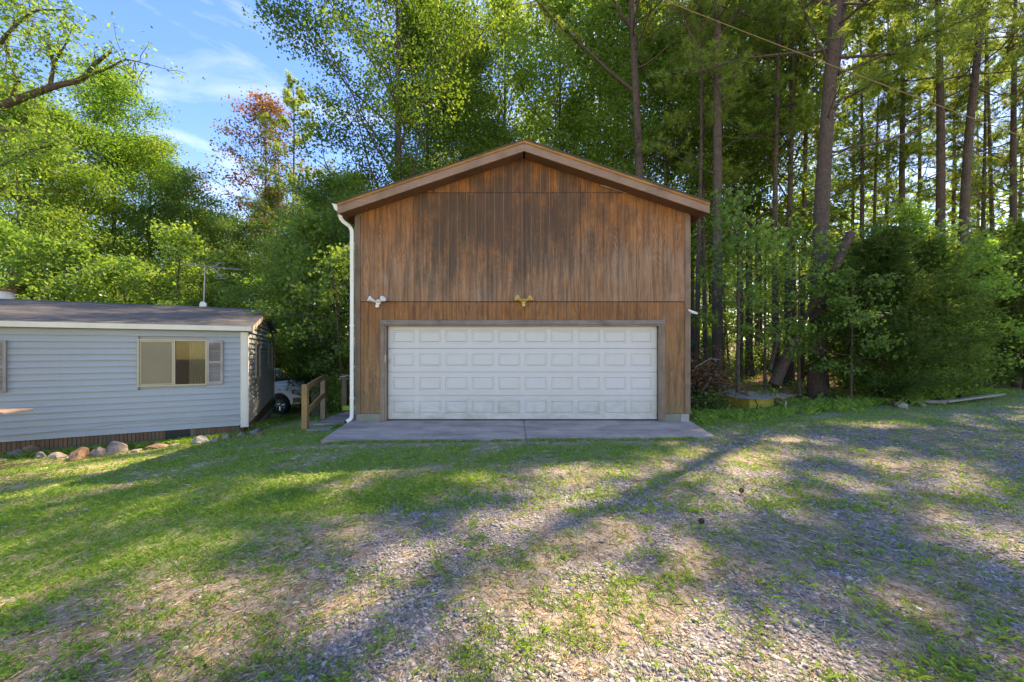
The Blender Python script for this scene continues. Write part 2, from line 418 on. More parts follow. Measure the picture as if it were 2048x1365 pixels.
def shingles(name, a, b, c):
    k = Mat(name, 0.92)
    n = k.noise(k.obj(), 90, 3, 0.7)
    col = k.mix(k.island(), a, b)
    col = k.mix(k.rng(n, 0.4, 0.7, 0, 0.6), col, c)
    col = k.mix(k.rng(k.noise(k.obj(), 1.3, 4), 0.5, 0.75, 0, 0.5), col, (0.20, 0.18, 0.15))
    k.color(col).bump(n, 0.5, 0.004)
    return k.m
M['shingle_grey'] = shingles("grey_asphalt_shingle", (0.092, 0.092, 0.088), (0.150, 0.148, 0.142), (0.06, 0.06, 0.058))
M['shingle_brown'] = shingles("brown_asphalt_shingle", (0.060, 0.048, 0.036), (0.095, 0.075, 0.055), (0.035, 0.028, 0.02))

def brick_m():
    k = Mat("brick_clay", 0.9)
    col = k.ramp(k.orand(), [(0.0, (0.19, 0.095, 0.055)), (0.4, (0.26, 0.125, 0.07)), (0.7, (0.21, 0.135, 0.085)), (1.0, (0.145, 0.11, 0.075))])
    n = k.noise(k.pos(), 18, 4, 0.6)
    col = k.mix(k.rng(n, 0.45, 0.75, 0, 0.6), col, (0.12, 0.11, 0.06))
    k.color(col).bump(n, 0.4, 0.005)
    return k.m
M['brick'] = brick_m()
M['mortar'] = simple("mortar", (0.30, 0.26, 0.20), 0.95, 0, 0.3, 0.3)

def concrete(name, a, b, c):
    k = Mat(name, 0.88)
    n = k.noise(k.pos(), 1.6, 6, 0.65)
    m = k.noise(k.vm('MULTIPLY', k.pos(), (0.7, 3.0, 1)), 1.0, 5, 0.6)
    sp = k.noise(k.pos(), 45, 3, 0.6)
    col = k.mix(k.rng(n, 0.35, 0.68), a, b)
    col = k.mix(k.rng(m, 0.50, 0.66, 0, 0.75), col, c)
    big = k.noise(k.vm('MULTIPLY', k.pos(), (0.9, 1.6, 1)), 1.0, 7, 0.72)
    col = k.mix(k.rng(big, 0.50, 0.66, 0, 0.7), col, c)
    lit = k.voro(k.vm('MULTIPLY', k.vm('ADD', k.pos(), k.noise(k.pos(), 6, 2, color=True)), (1, 2.4, 1)), 7.0)
    col = k.mix(k.rng(lit, 0.03, 0.06, 0.8, 0.0), col, (0.55, 0.47, 0.36))
    col = k.mix(k.rng(sp, 0.60, 0.72, 0, 0.35), col, (0.42, 0.40, 0.38))
    k.color(col).bump(k.ma('ADD', sp, k.ma('MULTIPLY', n, 2.0)), 0.4, 0.004)
    return k.m
M['concrete'] = concrete("apron_concrete", (0.47, 0.385, 0.305), (0.34, 0.278, 0.222), (0.200, 0.163, 0.132))
M['concrete_pale'] = concrete("pale_concrete", (0.23, 0.225, 0.18), (0.18, 0.18, 0.14), (0.14, 0.15, 0.09))

def rockm(name, a, b, c):
    k = Mat(name, 0.9)
    n = k.noise(k.pos(), 7, 6, 0.65)
    m = k.noise(k.pos(), 2.5, 4, 0.6)
    col = k.mix(k.rng(n, 0.35, 0.65), a, b)
    col = k.mix(k.rng(m, 0.5, 0.7, 0, 0.6), col, c)
    k.color(col).bump(n, 0.7, 0.02)
    return k.m
M['rock_rust'] = rockm("rusty_rock", (0.27, 0.165, 0.095), (0.20, 0.12, 0.075), (0.33, 0.27, 0.21))
M['rock_pink'] = rockm("pinkish_rock", (0.31, 0.25, 0.20), (0.23, 0.175, 0.14), (0.35, 0.31, 0.26))
M['rock_grey'] = rockm("grey_rock", (0.23, 0.205, 0.18), (0.15, 0.135, 0.12), (0.32, 0.29, 0.25))
M['rock_pale'] = rockm("pale_rock", (0.42, 0.39, 0.34), (0.30, 0.27, 0.235), (0.20, 0.175, 0.14))

# ground
def ground_m():
    k = Mat("yard_ground", 0.95)
    a = k.sep(k.attr("cover").outputs['Vector'])
    lit = k.attr("litter").outputs['Fac']
    p = k.pos()
    n1 = k.noise(p, 9, 5, 0.65); n2 = k.noise(p, 45, 4, 0.7); n3 = k.noise(p, 2.0, 4, 0.6)
    soil = k.mix(k.rng(n1, 0.3, 0.7), (0.23, 0.180, 0.115), (0.15, 0.115, 0.075))
    dust = k.mix(k.rng(n2, 0.3, 0.7), (0.15, 0.145, 0.14), (0.25, 0.24, 0.225))
    vc = k.sep(k.voro(k.vm('ADD', p, k.vm('MULTIPLY', k.noise(p, 12, 2, color=True), (0.02, 0.02, 0.02))), 36, out='Color'))
    vd = k.voro(p, 36)
    stone = k.ramp(vc[0], [(0.0, (0.13, 0.14, 0.155)), (0.45, (0.22, 0.225, 0.235)), (0.8, (0.33, 0.32, 0.31)), (1.0, (0.52, 0.49, 0.45))])
    stone = k.mix(k.rng(vd, 0.35, 0.8, 0, 0.75), stone, (0.075, 0.065, 0.055))
    gr = k.mix(k.rng(n1, 0.40, 0.6, 0.30, 0.95), dust, stone)
    straw = k.mix(k.rng(k.noise(k.vm('MULTIPLY', p, (60, 25, 1)), 1, 3, 0.7), 0.35, 0.65), (0.25, 0.195, 0.120), (0.38, 0.32, 0.205))
    green = k.mix(k.rng(n2, 0.3, 0.7), (0.120, 0.205, 0.038), (0.235, 0.300, 0.070))
    floor = k.mix(k.rng(k.noise(p, 14, 5, 0.7), 0.35, 0.65), (0.19, 0.095, 0.050), (0.30, 0.165, 0.10))
    floor = k.mix(k.rng(n3, 0.5, 0.7, 0, 0.6), floor, (0.05, 0.075, 0.02))
    col = k.mix(a[2], soil, straw)
    col = k.mix(k.rng(a[1], 0.15, 0.9, 0, 0.85), col, green)
    col = k.mix(a[0], col, gr)
    col = k.mix(lit, col, floor)
    k.color(col)
    k.bump(k.ma('ADD', k.ma('MULTIPLY', n2, 0.7), k.ma('MULTIPLY', k.ma('MULTIPLY', k.ma('SUBTRACT', 0.5, vd), a[0]), 1.2)), 0.9, 0.015)
    return k.m
M['ground'] = ground_m()

def gravel_m():
    k = Mat("gravel_stone", 0.85)
    f = k.island()
    col = k.ramp(f, [(0.0, (0.13, 0.128, 0.118)), (0.25, (0.205, 0.200, 0.182)), (0.55, (0.31, 0.298, 0.268)), (0.8, (0.42, 0.392, 0.340)), (0.96, (0.46, 0.42, 0.35)), (1.0, (0.62, 0.58, 0.50))])
    n = k.noise(k.pos(), 60, 3, 0.6)
    col = k.mix(k.rng(n, 0.45, 0.75, 0, 0.4), col, (0.17, 0.13, 0.10))
    k.color(col)
    return k.m
M['gravel'] = gravel_m()
def strawm():
    k = Mat("dry_straw", 0.8)
    k.color(k.ramp(k.island(), [(0.0, (0.24, 0.155, 0.075)), (0.4, (0.36, 0.26, 0.135)), (0.75, (0.46, 0.37, 0.21)), (1.0, (0.58, 0.50, 0.33))]))
    return k.m
M['straw'] = strawm()

# ------------------------------------------------------------------ mesh helpers
def np_mesh(name, V, tris=None, quads=None, smooth=False, mat=None):
    me = bpy.data.meshes.new(name)
    V = np.asarray(V, np.float32)
    nt_ = 0 if tris is None else len(tris); nq = 0 if quads is None else len(quads)
    me.vertices.add(len(V)); me.vertices.foreach_set("co", V.ravel())
    loops = []
    if nt_: loops.append(np.asarray(tris, np.int32).ravel())
    if nq: loops.append(np.asarray(quads, np.int32).ravel())
    loops = np.concatenate(loops)
    me.loops.add(len(loops)); me.loops.foreach_set("vertex_index", loops)
    starts = np.concatenate([np.arange(nt_) * 3, nt_ * 3 + np.arange(nq) * 4]).astype(np.int32)
    me.polygons.add(nt_ + nq); me.polygons.foreach_set("loop_start", starts)
    if smooth: me.polygons.foreach_set("use_smooth", np.ones(nt_ + nq, bool))
    me.update(calc_edges=True)
    if mat: me.materials.append(M[mat] if isinstance(mat, str) else mat)
    return me

def put(name, me, parent=None, loc=None, rot=None, label=None, category=None, group=None, kind=None):
    o = bpy.data.objects.new(name, me)
    COL.objects.link(o)
    if parent is not None: o.parent = parent
    if loc is not None: o.location = loc
    if rot is not None: o.rotation_euler = rot
    if label: o['label'] = label
    if category: o['category'] = category
    if group: o['group'] = group
    if kind: o['kind'] = kind
    return o

def thing(name, label, cat, loc=(0, 0, 0), rotz=0.0, group=None):
    return put(name, None, None, loc, (0, 0, rotz), label, cat, group)

class MB:
    """collects simple solids and links them as one mesh object"""
    def __init__(s): s.v, s.f = [], []
    def add(s, vs, fs):
        o = len(s.v); s.v += [tuple(p) for p in vs]; s.f += [tuple(i + o for i in f) for f in fs]; return s
    def box(s, x0, x1, y0, y1, z0, z1, bev=0.0):
        vs = [(x, y, z) for x in (x0, x1) for y in (y0, y1) for z in (z0, z1)]
        return s.add(vs, [(0, 1, 3, 2), (4, 6, 7, 5), (0, 4, 5, 1), (2, 3, 7, 6), (0, 2, 6, 4), (1, 5, 7, 3)])
    def prism(s, poly, d0, d1, plane='xz'):
        """polygon in a plane, pushed along the third axis from d0 to d1"""
        n = len(poly)
        def P(a, b, d):
            return {'xz': (a, d, b), 'xy': (a, b, d), 'yz': (d, a, b)}[plane]
        vs = [P(a, b, d0) for a, b in poly] + [P(a, b, d1) for a, b in poly]
        fs = [tuple(range(n)), tuple(range(2 * n - 1, n - 1, -1))] + [(i, i + n, (i + 1) % n + n, (i + 1) % n) for i in range(n)]
        return s.add(vs, fs)
    def tube(s, pts, rad, n=8, cap=True):
        pts = [Vector(p) for p in pts]
        rad = rad if hasattr(rad, '__len__') else [rad] * len(pts)
        rings = []
        for i, p in enumerate(pts):
            t = (pts[min(i + 1, len(pts) - 1)] - pts[max(i - 1, 0)]).normalized()
            a = Vector((0, 0, 1)) if abs(t.z) < 0.9 else Vector((1, 0, 0))
            u = t.cross(a).normalized(); w = t.cross(u)
            rings.append([p + (u * math.cos(2 * math.pi * k / n) + w * math.sin(2 * math.pi * k / n)) * rad[i] for k in range(n)])
        vs = [q for r in rings for q in r]
        fs = []
        for i in range(len(pts) - 1):
            for k in range(n):
                fs.append((i * n + k, i * n + (k + 1) % n, (i + 1) * n + (k + 1) % n, (i + 1) * n + k))
        if cap: fs += [tuple(range(n))[::-1], tuple(range((len(pts) - 1) * n, len(pts) * n))]
        return s.add(vs, fs)
    def cyl(s, c, r, axis, h, n=16, r2=None):
        a = {'x': Vector((1, 0, 0)), 'y': Vector((0, 1, 0)), 'z': Vector((0, 0, 1))}[axis]
        c = Vector(c)
        return s.tube([c, c + a * h], [r, r if r2 is None else r2], n)
    def mesh(s, name, mat=None, smooth=False):
        me = bpy.data.meshes.new(name); me.from_pydata(s.v, [], s.f); me.update()
        import bmesh
        bm = bmesh.new(); bm.from_mesh(me); bmesh.ops.recalc_face_normals(bm, faces=bm.faces); bm.to_mesh(me); bm.free()
        if smooth:
            for p in me.polygons: p.use_smooth = True
        if mat: me.materials.append(M[mat] if isinstance(mat, str) else mat)
        return me
    def build(s, name, mat, parent=None, smooth=False, bevel=0.0, **kw):
        me = s.mesh(name, mat, smooth)
        o = put(name, me, parent, **kw)
        if bevel:
            b = o.modifiers.new("edge", 'BEVEL'); b.width = bevel; b.segments = 1; b.limit_method = 'ANGLE'
        return o

# ------------------------------------------------------------------ ground sheet
def spaced(lo, hi, f0, f1, fine, growth=1.16):
    mid = list(np.arange(f0, f1 + 1e-6, fine))
    a, s = [], fine
    x = f0
    while x > lo: s *= growth; x -= s; a.append(x)
    b, s = [], fine
    x = mid[-1]
    while x < hi: s *= growth; x += s; b.append(x)
    return np.array(a[::-1] + mid + b)
gx = spaced(-420, 420, -9.0, 10.0, 0.085)
gy = spaced(-60, 520, 1.2, 11.0, 0.085)
GX, GY = np.meshgrid(gx, gy)
GZ = gz(GX, GY)
cg, cq, cs, cl = cover(GX, GY)
GZ = GZ - 0.012 * cg + 0.010 * (fbm(GX * 9, GY * 9, 77, 2) - 0.5) * sstep(14, 8, np.hypot(GX, GY))
nx, ny = len(gx), len(gy)
idx = np.arange(nx * ny).reshape(ny, nx)
gq = np.stack([idx[:-1, :-1], idx[:-1, 1:], idx[1:, 1:], idx[1:, :-1]], -1).reshape(-1, 4)
gme = np_mesh("ground", np.stack([GX.ravel(), GY.ravel(), GZ.ravel()], 1), quads=gq, smooth=True, mat='ground')
ca = gme.attributes.new("cover", 'FLOAT_VECTOR', 'POINT')
ca.data.foreach_set("vector", np.stack([cg.ravel(), cq.ravel(), cs.ravel()], 1).astype(np.float32).ravel())
la = gme.attributes.new("litter", 'FLOAT', 'POINT')
la.data.foreach_set("value", cl.ravel().astype(np.float32))
put("ground", gme, kind='structure')

rs = np.random.default_rng(7)
def in_house(x, y):
    g = (x > -3.55) & (x < 4.0) & (y > 8.6) & (y < 16.6)
    ap = (y > 7.02 + 0.043 * (x + 3.4)) & (y < 8.75) & (x > -3.50) & (x < 3.90)
    c, s = math.cos(R(26.5)), math.sin(R(26.5))
    lx = (x + 6.49) * c + (y - 9.63) * s; ly = -(x + 6.49) * s + (y - 9.63) * c
    return g | ap | ((lx < 0.05) & (ly > -0.08) & (ly < 7.0))

def scatter(n, y0, y1, margin=1.6, p=1.0):
    """points over the yard the camera looks at, thinning out with distance"""
    u = rs.random(n)
    y = y0 * (y1 / y0) ** u if p == 1.0 else (y0 ** (1 - p) + u * (y1 ** (1 - p) - y0 ** (1 - p))) ** (1 / (1 - p))
    x = (rs.random(n) * 2 - 1) * (1.32 * y + margin)
    return x, y

# ---- gravel: each stone a small squashed solid
def ico():
    t = (1 + 5 ** 0.5) / 2
    v = np.array([(-1, t, 0), (1, t, 0), (-1, -t, 0), (1, -t, 0), (0, -1, t), (0, 1, t), (0, -1, -t), (0, 1, -t), (t, 0, -1), (t, 0, 1), (-t, 0, -1), (-t, 0, 1)], float)
    v /= np.linalg.norm(v[0])
    f = np.array([(0, 11, 5), (0, 5, 1), (0, 1, 7), (0, 7, 10), (0, 10, 11), (1, 5, 9), (5, 11, 4), (11, 10, 2), (10, 7, 6), (7, 1, 8), (3, 9, 4), (3, 4, 2), (3, 2, 6), (3, 6, 8), (3, 8, 9), (4, 9, 5), (2, 4, 11), (6, 2, 10), (8, 6, 7), (9, 8, 1)])
    return v, f
def octa():
    v = np.array([(1, 0, 0), (0, 1, 0), (-1, 0, 0), (0, -1, 0), (0, 0, 1), (0, 0, -.6)], float)
    f = np.array([(0, 1, 4), (1, 2, 4), (2, 3, 4), (3, 0, 4), (1, 0, 5), (2, 1, 5), (3, 2, 5), (0, 3, 5)])
    return v, f
def stones(x, y, r, base, jit=0.28):
    bv, bf = base
    n, k = len(x), len(bv)
    v = bv[None] * (1 + (rs.random((n, k, 1)) - 0.5) * 2 * jit)
    v = v * np.stack([r * (0.8 + 0.6 * rs.random(n)), r * (0.6 + 0.4 * rs.random(n)), r * (0.35 + 0.35 * rs.random(n))], 1)[:, None, :]
    tl = (rs.random(n) - 0.5) * 0.9; c, s = np.cos(tl)[:, None], np.sin(tl)[:, None]
    vx, vz = v[..., 0] * c + v[..., 2] * s, -v[..., 0] * s + v[..., 2] * c
    a = rs.random(n) * 6.283; c, s = np.cos(a)[:, None], np.sin(a)[:, None]
    X = vx * c - v[..., 1] * s + x[:, None]; Y = vx * s + v[..., 1] * c + y[:, None]
    Z = vz + (gz(x, y) - 0.012 + r * 0.15)[:, None]
    V = np.stack([X, Y, Z], -1).reshape(-1, 3)
    T = (bf[None] + (np.arange(n) * k)[:, None, None]).reshape(-1, 3)
    return V, T
def join(parts):
    V, T, o = [], [], 0
    for v, t in parts: V.append(v); T.append(t + o); o += len(v)
    return np.concatenate(V), np.concatenate(T)
parts = []
for n, y0, y1, base, rr in ((36000, 1.5, 3.0, ico(), 0.0100), (34000, 2.8, 4.4, octa(), 0.0108), (76000, 3.9, 7.0, octa(), 0.0118), (36000, 6.5, 13.5, octa(), 0.018)):
    x, y = scatter(n, y0, y1)
    g, q, s_, l_ = cover(x, y)
    keep = (rs.random(n) < np.clip(g * 1.15 + 0.10 * s_, 0, 1)) & ~in_house(x, y)
    x, y = x[keep], y[keep]
    parts.append(stones(x, y, rr * np.exp(rs.normal(0, 0.32, len(x))), base))
V, T = join(parts)
put("gravel", np_mesh("gravel", V, tris=T, mat='gravel'), label="loose grey gravel stones on the driveway and in the ruts of the yard", category="gravel", kind='stuff')

# ---- grass: clumps of short leaning blades
def blades(x, y, h, w, lean, lay=0.0):
    n = len(x)
    a = rs.random(n) * 6.283
    b = a + 1.5708 + (rs.random(n) - .5)
    z = gz(x, y) - 0.006
    ln = lean * (0.3 + rs.random(n))
    dx, dy = np.cos(b) * ln * h, np.sin(b) * ln * h
    hz = h * np.clip(1 - lay, 0.05, 1)
    wx, wy = np.cos(a) * w * .5, np.sin(a) * w * .5
    p0 = np.stack([x - wx, y - wy, z], 1); p1 = np.stack([x + wx, y + wy, z], 1)
    p2 = np.stack([x + dx * .45 + wx * .7, y + dy * .45 + wy * .7, z + hz * .62], 1)
    p3 = np.stack([x + dx, y + dy, z + hz * (1 - 0.25 * ln)], 1)
    V = np.stack([p0, p1, p2, p3], 1).reshape(-1, 3)
    q = np.arange(n)[:, None] * 4 + np.array([0, 1, 2, 3])[None]
    return V, q
def clumps(n, y0, y1, per, spread, hs, ws, lean, gpow=1.0):
    x, y = scatter(n, y0, y1)
    g, q, s_, l_ = cover(x, y)
    keep = (rs.random(n) < np.clip(q, 0, 1) ** gpow) & ~in_house(x, y)
    x, y = x[keep], y[keep]
    size = np.clip(np.exp(rs.normal(0, 0.35, len(x))), 0.4, 1.45)
    x = np.repeat(x, per); y = np.repeat(y, per); sz = np.repeat(size, per)
    x = x + rs.normal(0, spread, len(x)) * sz; y = y + rs.normal(0, spread, len(y)) * sz
    h = hs * (0.5 + rs.random(len(x))) * sz; w = ws * (0.7 + 0.6 * rs.random(len(x)))
    return blades(x, y, h, w, lean)
P = [clumps(32000, 1.5, 4.5, 7, 0.020, 0.028, 0.0036, 1.1), clumps(36000, 4.0, 9.5, 6, 0.038, 0.036, 0.0075, 1.0), clumps(16000, 8.5, 22, 5, 0.09, 0.040, 0.018, 0.9)]
def tall(xs, ys, n, spread, h):
    k = rs.integers(0, len(xs), n)
    c_ = rs.random(n)
    x = np.array(xs)[k] + rs.normal(0, spread, n); y = np.array(ys)[k] + rs.normal(0, spread, n)
    x = np.repeat(x, 7) + rs.normal(0, .03, n * 7); y = np.repeat(y, 7) + rs.normal(0, .03, n * 7)
    return blades(x, y, h * (0.4 + rs.random(n * 7)), .007 + .004 * rs.random(n * 7), .8)
t_ = np.linspace(0, 1, 60)
P.append(tall(-10.2 + 3.75 * t_, 7.25 + 1.95 * t_, 420, .10, .11))       # among the rocks by the house
P.append(tall(-6.3 - 2.8 * t_, 9.9 + 6.2 * t_, 300, .14, .13))           # gable foot
P.append(tall(4.1 + 4.5 * t_, 9.3 + 1.9 * t_, 420, .30, .16))            # edge of the woods
P.append(tall(8.4 + 10 * t_, 11.2 + 4.2 * t_, 700, .35, .20))
P.append(tall(-3.3 + 7.0 * t_, 6.98 + .31 * t_, 260, .035, .055))        # apron edge
P.append(tall(-4.5 + .9 * t_, 8.75 + 0 * t_, 60, .05, .09))
V, Q = join(P)
put("grass", np_mesh("grass", V, quads=Q, mat='grass'), label="short patchy green grass growing over the yard", category="grass", kind='stuff')

x, y = scatter(150000, 1.5, 9.0)
g, q, s_, l_ = cover(x, y)
keep = (rs.random(len(x)) < np.clip(s_ * 0.95 + 0.12 + 0.1 * q, 0, 1)) & ~in_house(x, y)
x, y = x[keep], y[keep]
V, Q = blades(x, y, 0.040 * (0.5 + rs.random(len(x))) * (1 + 0.12 * y), 0.0022 + 0.0008 * y, 1.6, 0.75)
put("dry_straw", np_mesh("dry_straw", V, quads=Q, mat='straw'), label="dry tan straw and pine needles lying between the grass and the gravel", category="straw", kind='stuff')

# ------------------------------------------------------------------ garage
YF = 8.72                                             # plane of the front wall
GXL, GXR, GA, GDEP = -3.44, 3.91, 0.26, 7.6
ZE, SL = 4.62, 0.337                                   # wall height at the corner, roof slope
garage = thing("wooden_garage", "tall brown weathered plywood garage with a gable roof and a wide white door", "garage", (GA, YF, 0))
def G(mb): return mb
def gbuild(mb, name, mat, parent=garage, **kw):
    mb.v = [(a - GA, b - YF, c) for a, b, c in mb.v]
    return mb.build(name, mat, parent, **kw)
def roof_z(x): return 6.02 - SL * abs(x - GA)          # top of the rake at x
wall_top = lambda x: roof_z(x) - 0.20
# core walls
mb = MB()
DX0, DX1, DZ1 = -2.775, 3.245, 2.125
mb.box(GXL + 0.03, DX0 - .10, YF + .02, YF + .14, .17, 2.5)
mb.box(DX1 + .10, GXR - .03, YF + .02, YF + .14, .17, 2.5)
mb.prism([(GXL + .03, 2.5), (GXL + .03, wall_top(GXL)), (GA, wall_top(GA)), (GXR - .03, wall_top(GXR)), (GXR - .03, 2.5), (DX1 + .1, 2.5), (DX1 + .1, DZ1 + .1), (DX0 - .1, DZ1 + .1), (DX0 - .1, 2.5)], YF + .02, YF + .14)
mb.box(GXL, GXL + .12, YF + .15, YF + GDEP, 0.02, wall_top(GXL) - .02)
mb.box(GXR - .12, GXR, YF + .15, YF + GDEP, 0.02, wall_top(GXR) - .02)
mb.prism([(GXL + .13, 0.02), (GXL + .13, wall_top(GXL) - .03), (GA, wall_top(GA) - .03), (GXR - .13, wall_top(GXR) - .03), (GXR - .13, 0.02)], YF + GDEP - .12, YF + GDEP)
gbuild(mb, "wall_core", 'soffit')
# plywood sheets with their saw grooves
def clip_top(x0, x1, z0, z1):
    """outline of one strip between two heights, cut by the roof slope"""
    a, b = min(z1, wall_top(x0) - .004), min(z1, wall_top(x1) - .004)
    if max(a, b) <= z0 + 0.01: return None
    pts = [(x0, z0), (x1, z0)]
    if x0 < GA < x1:
        t = min(z1, wall_top(GA) - .004)
        pts += [(x1, b), (GA, t), (x0, a)]
    else:
        if b <= z0:
            xm = x0 + (x1 - x0) * (a - z0) / (a - b); return [(x0, z0), (xm, z0), (x0, a)]
        if a <= z0:
            xm = x1 - (x1 - x0) * (b - z0) / (b - a); return [(xm, z0), (x1, z0), (x1, b)]
        pts += [(x1, b), (x0, a)]
    return pts
def sheet(x0, x1, z0, z1, proud=0.0, mould=1.0):
    mb = MB()
    y0 = YF - proud
    st = 0.2032
    xs = [x0]
    k = math.ceil((x0 + 0.03 - GXL) / st)
    while GXL + k * st < x1 - .03: xs.append(GXL + k * st); k += 1
    xs.append(x1)
    for a, b in zip(xs[:-1], xs[1:]):
        aa = a + (0.0035 if a > x0 else 0); bb = b - (0.0035 if b < x1 else 0)
        p = clip_top(aa, bb, z0, z1)
        if p: mb.prism(p, y0, y0 + .0155)
        if b < x1:
            p = clip_top(bb + .0001, b + .0034, z0, z1)
            if p: mb.prism(p, y0 + .005, y0 + .0155)
    o = gbuild(mb, "plywood_sheet", 'plywood')
    o.color = (mould, 1, 1, 1)
    return o
Z1, Z2, Z3 = 0.172, 2.642, 5.045
seams = [-3.345, -2.165, -0.945, 0.275, 1.510, 2.745, 3.815]
mould = [0.50, 1.25, 1.10, 1.05, 0.85, 0.60]
for (a, b), m_ in zip(zip(seams[:-1], seams[1:]), mould):
    sheet(a + .003, b - .003, Z2 + .007, Z3 - .007, 0.006, m_)
for a, b, m_ in ((-2.2, -0.945, .7), (-0.945, 0.275, 1.15), (0.275, 0.86, 1.0), (0.86, 1.51, 1.0), (1.51, 2.9, .7)):
    sheet(a + .003, b - .003, Z3 + .007, 6.0, 0.0, m_)
HT = 2.235                                             # top of the door casing
sheet(seams[0] + .003, -2.905, Z1, HT, 0.0, 0.1)
sheet(seams[0] + .003, -2.165 - .003, HT + .004, Z2 - .004, 0.0, 0.3)
for a, b, m_ in ((-2.165, -0.945, .35), (-0.945, .275, .3), (.275, 1.51, .5), (1.51, 2.745, .9), (2.745, 3.815, .2)):
    sheet(a + .003, b - .003, HT + .004, Z2 - .004, 0.0, m_)
sheet(3.375, seams[-1] - .003, Z1, HT, 0.0, 0.1)
gbuild(MB().box(-3.34, 3.81, YF - .003, YF + .012, Z2 - .010, Z2 + .006), "flashing_strip", 'dark_gap')
gbuild(MB().box(-2.18, 2.62, YF - .006, YF + .012, Z3 - .006, Z3 + .006), "flashing_strip", 'dark_gap')
# corner boards
for a, b in ((GXL, -3.345), (3.815, GXR)):
    c = (a + b) / 2
    gbuild(MB().prism([(a, .175), (b, .175), (b, wall_top(b) - .01), (a, wall_top(a) - .01)], YF - .022, YF + .018), "corner_board", 'corner_wood')
gbuild(MB().box(GXL - .02, GXL - .001, YF - .022, YF + .09, .175, wall_top(GXL) - .06), "corner_board", 'corner_wood')
gbuild(MB().box(GXR + .001, GXR + .02, YF - .022, YF + .09, .175, wall_top(GXR) - .06), "corner_board", 'jamb_wood')
# foundation blocks
for a, b, m_ in ((GXL + .005, -2.91, 'concrete_pale'), (3.375, 3.72, 'concrete_pale'), (3.728, GXR - .005, 'steel')):
    gbuild(MB().box(a, b, YF - .012, YF + .14, -.25, .166), "foundation_block", m_)
# door casing, jambs, header
gbuild(MB().box(-2.905, 3.37, YF - .030, YF + .02, DZ1 + .012, HT - .002), "header_board", 'header_wood')
gbuild(MB().box(-2.900, -2.815, YF - .026, YF + .02, 0.015, DZ1 + .010), "casing_board", 'jamb_wood')
gbuild(MB().box(3.285, 3.368, YF - .026, YF + .02, 0.015, DZ1 + .010), "casing_board", 'jamb_wood')
gbuild(MB().box(-2.813, -2.785, YF - .012, YF + .17, 0.015, DZ1 + .008), "door_jamb", 'jamb_wood')
gbuild(MB().box(3.255, 3.283, YF - .012, YF + .17, 0.015, DZ1 + .008), "door_jamb", 'jamb_wood')
gbuild(MB().box(-2.783, 3.253, YF - .012, YF + .17, DZ1 - .02, DZ1 + .008), "head_jamb", 'header_wood')
gbuild(MB().box(-2.9, 3.35, YF + .22, YF + .24, 0.01, 2.4), "door_backing", 'dark_gap')
# rubber seal and floor inside
gbuild(MB().box(-2.77, 3.24, YF + .105, YF + .15, .004, .030), "bottom_seal", 'black_plastic')

# sectional door: four sections, ten raised panels in each
YD = YF + 0.115
DW0, DW1, DB, SH = -2.768, 3.238, 0.032, 0.528
NP = 10
px_edges = np.linspace(DW0 + .045, DW1 - .045, NP + 1)
pan_me = None
def raised_panel(w, h):
    """pressed panel: a bevel that drops in, then a field that rises again"""
    mb = MB()
    rings = [(0, 0.0), (0.014, 0.016), (0.030, 0.016), (0.056, -0.003)]
    vs = []
    for ins, d in rings:
        vs += [(-w / 2 + ins, d, -h / 2 + ins), (w / 2 - ins, d, -h / 2 + ins), (w / 2 - ins, d, h / 2 - ins), (-w / 2 + ins, d, h / 2 - ins)]
    fs = []
    for r in range(3):
        for k in range(4): fs.append((r * 4 + k, r * 4 + (k + 1) % 4, r * 4 + 4 + (k + 1) % 4, r * 4 + 4 + k))
    fs.append((12, 13, 14, 15))
    mb.add(vs, fs)
    return mb.mesh("raised_panel", 'door_white')
pw = (px_edges[1] - px_edges[0]) - 0.092
ph = 0.300
pan_me = raised_panel(pw, ph)
for s in range(4):
    z0 = DB + s * SH; z1 = z0 + SH - .006
    zc = z0 + SH * 0.485
    mb = MB()
    f = lambda a, b, c, d: mb.add([(a, YD, c), (b, YD, c), (b, YD, d), (a, YD, d)], [(0, 1, 2, 3)])
    centers = [(px_edges[i] + px_edges[i + 1]) / 2 for i in range(NP)]
    f(DW0, DW1, z0, zc - ph / 2); f(DW0, DW1, zc + ph / 2, z1 - .018)
    xa = DW0
    for c in centers:
        f(xa, c - pw / 2, zc - ph / 2, zc + ph / 2); xa = c + pw / 2
    f(xa, DW1, zc - ph / 2, zc + ph / 2)
    # rolled top lip and the thickness behind
    mb.add([(DW0, YD, z1 - .018), (DW1, YD, z1 - .018), (DW1, YD + .012, z1), (DW0, YD + .012, z1)], [(0, 1, 2, 3)])
    mb.add([(DW0, YD, z0), (DW1, YD, z0), (DW1, YD + .04, z0), (DW0, YD + .04, z0)], [(0, 1, 2, 3)])
    mb.box(DW0, DW1, YD + .0405, YD + .045, z0, z1 + .002)
    so = gbuild(mb, "door_section", 'door_white')
    for c in centers:
        put("raised_panel", pan_me, so, (c - GA, YD - YF, zc))
lk = gbuild(MB().box(-2.81, -2.782, YF - .018, YF - .011, 1.32, 1.47), "door_sensor", 'frame_tan')
gbuild(MB().box(-2.735, -2.722, YD - .022, YD - .002, 1.27, 1.36).box(-2.735, -2.705, YD - .018, YD - .010, 1.35, 1.362), "lock_bar", 'steel')

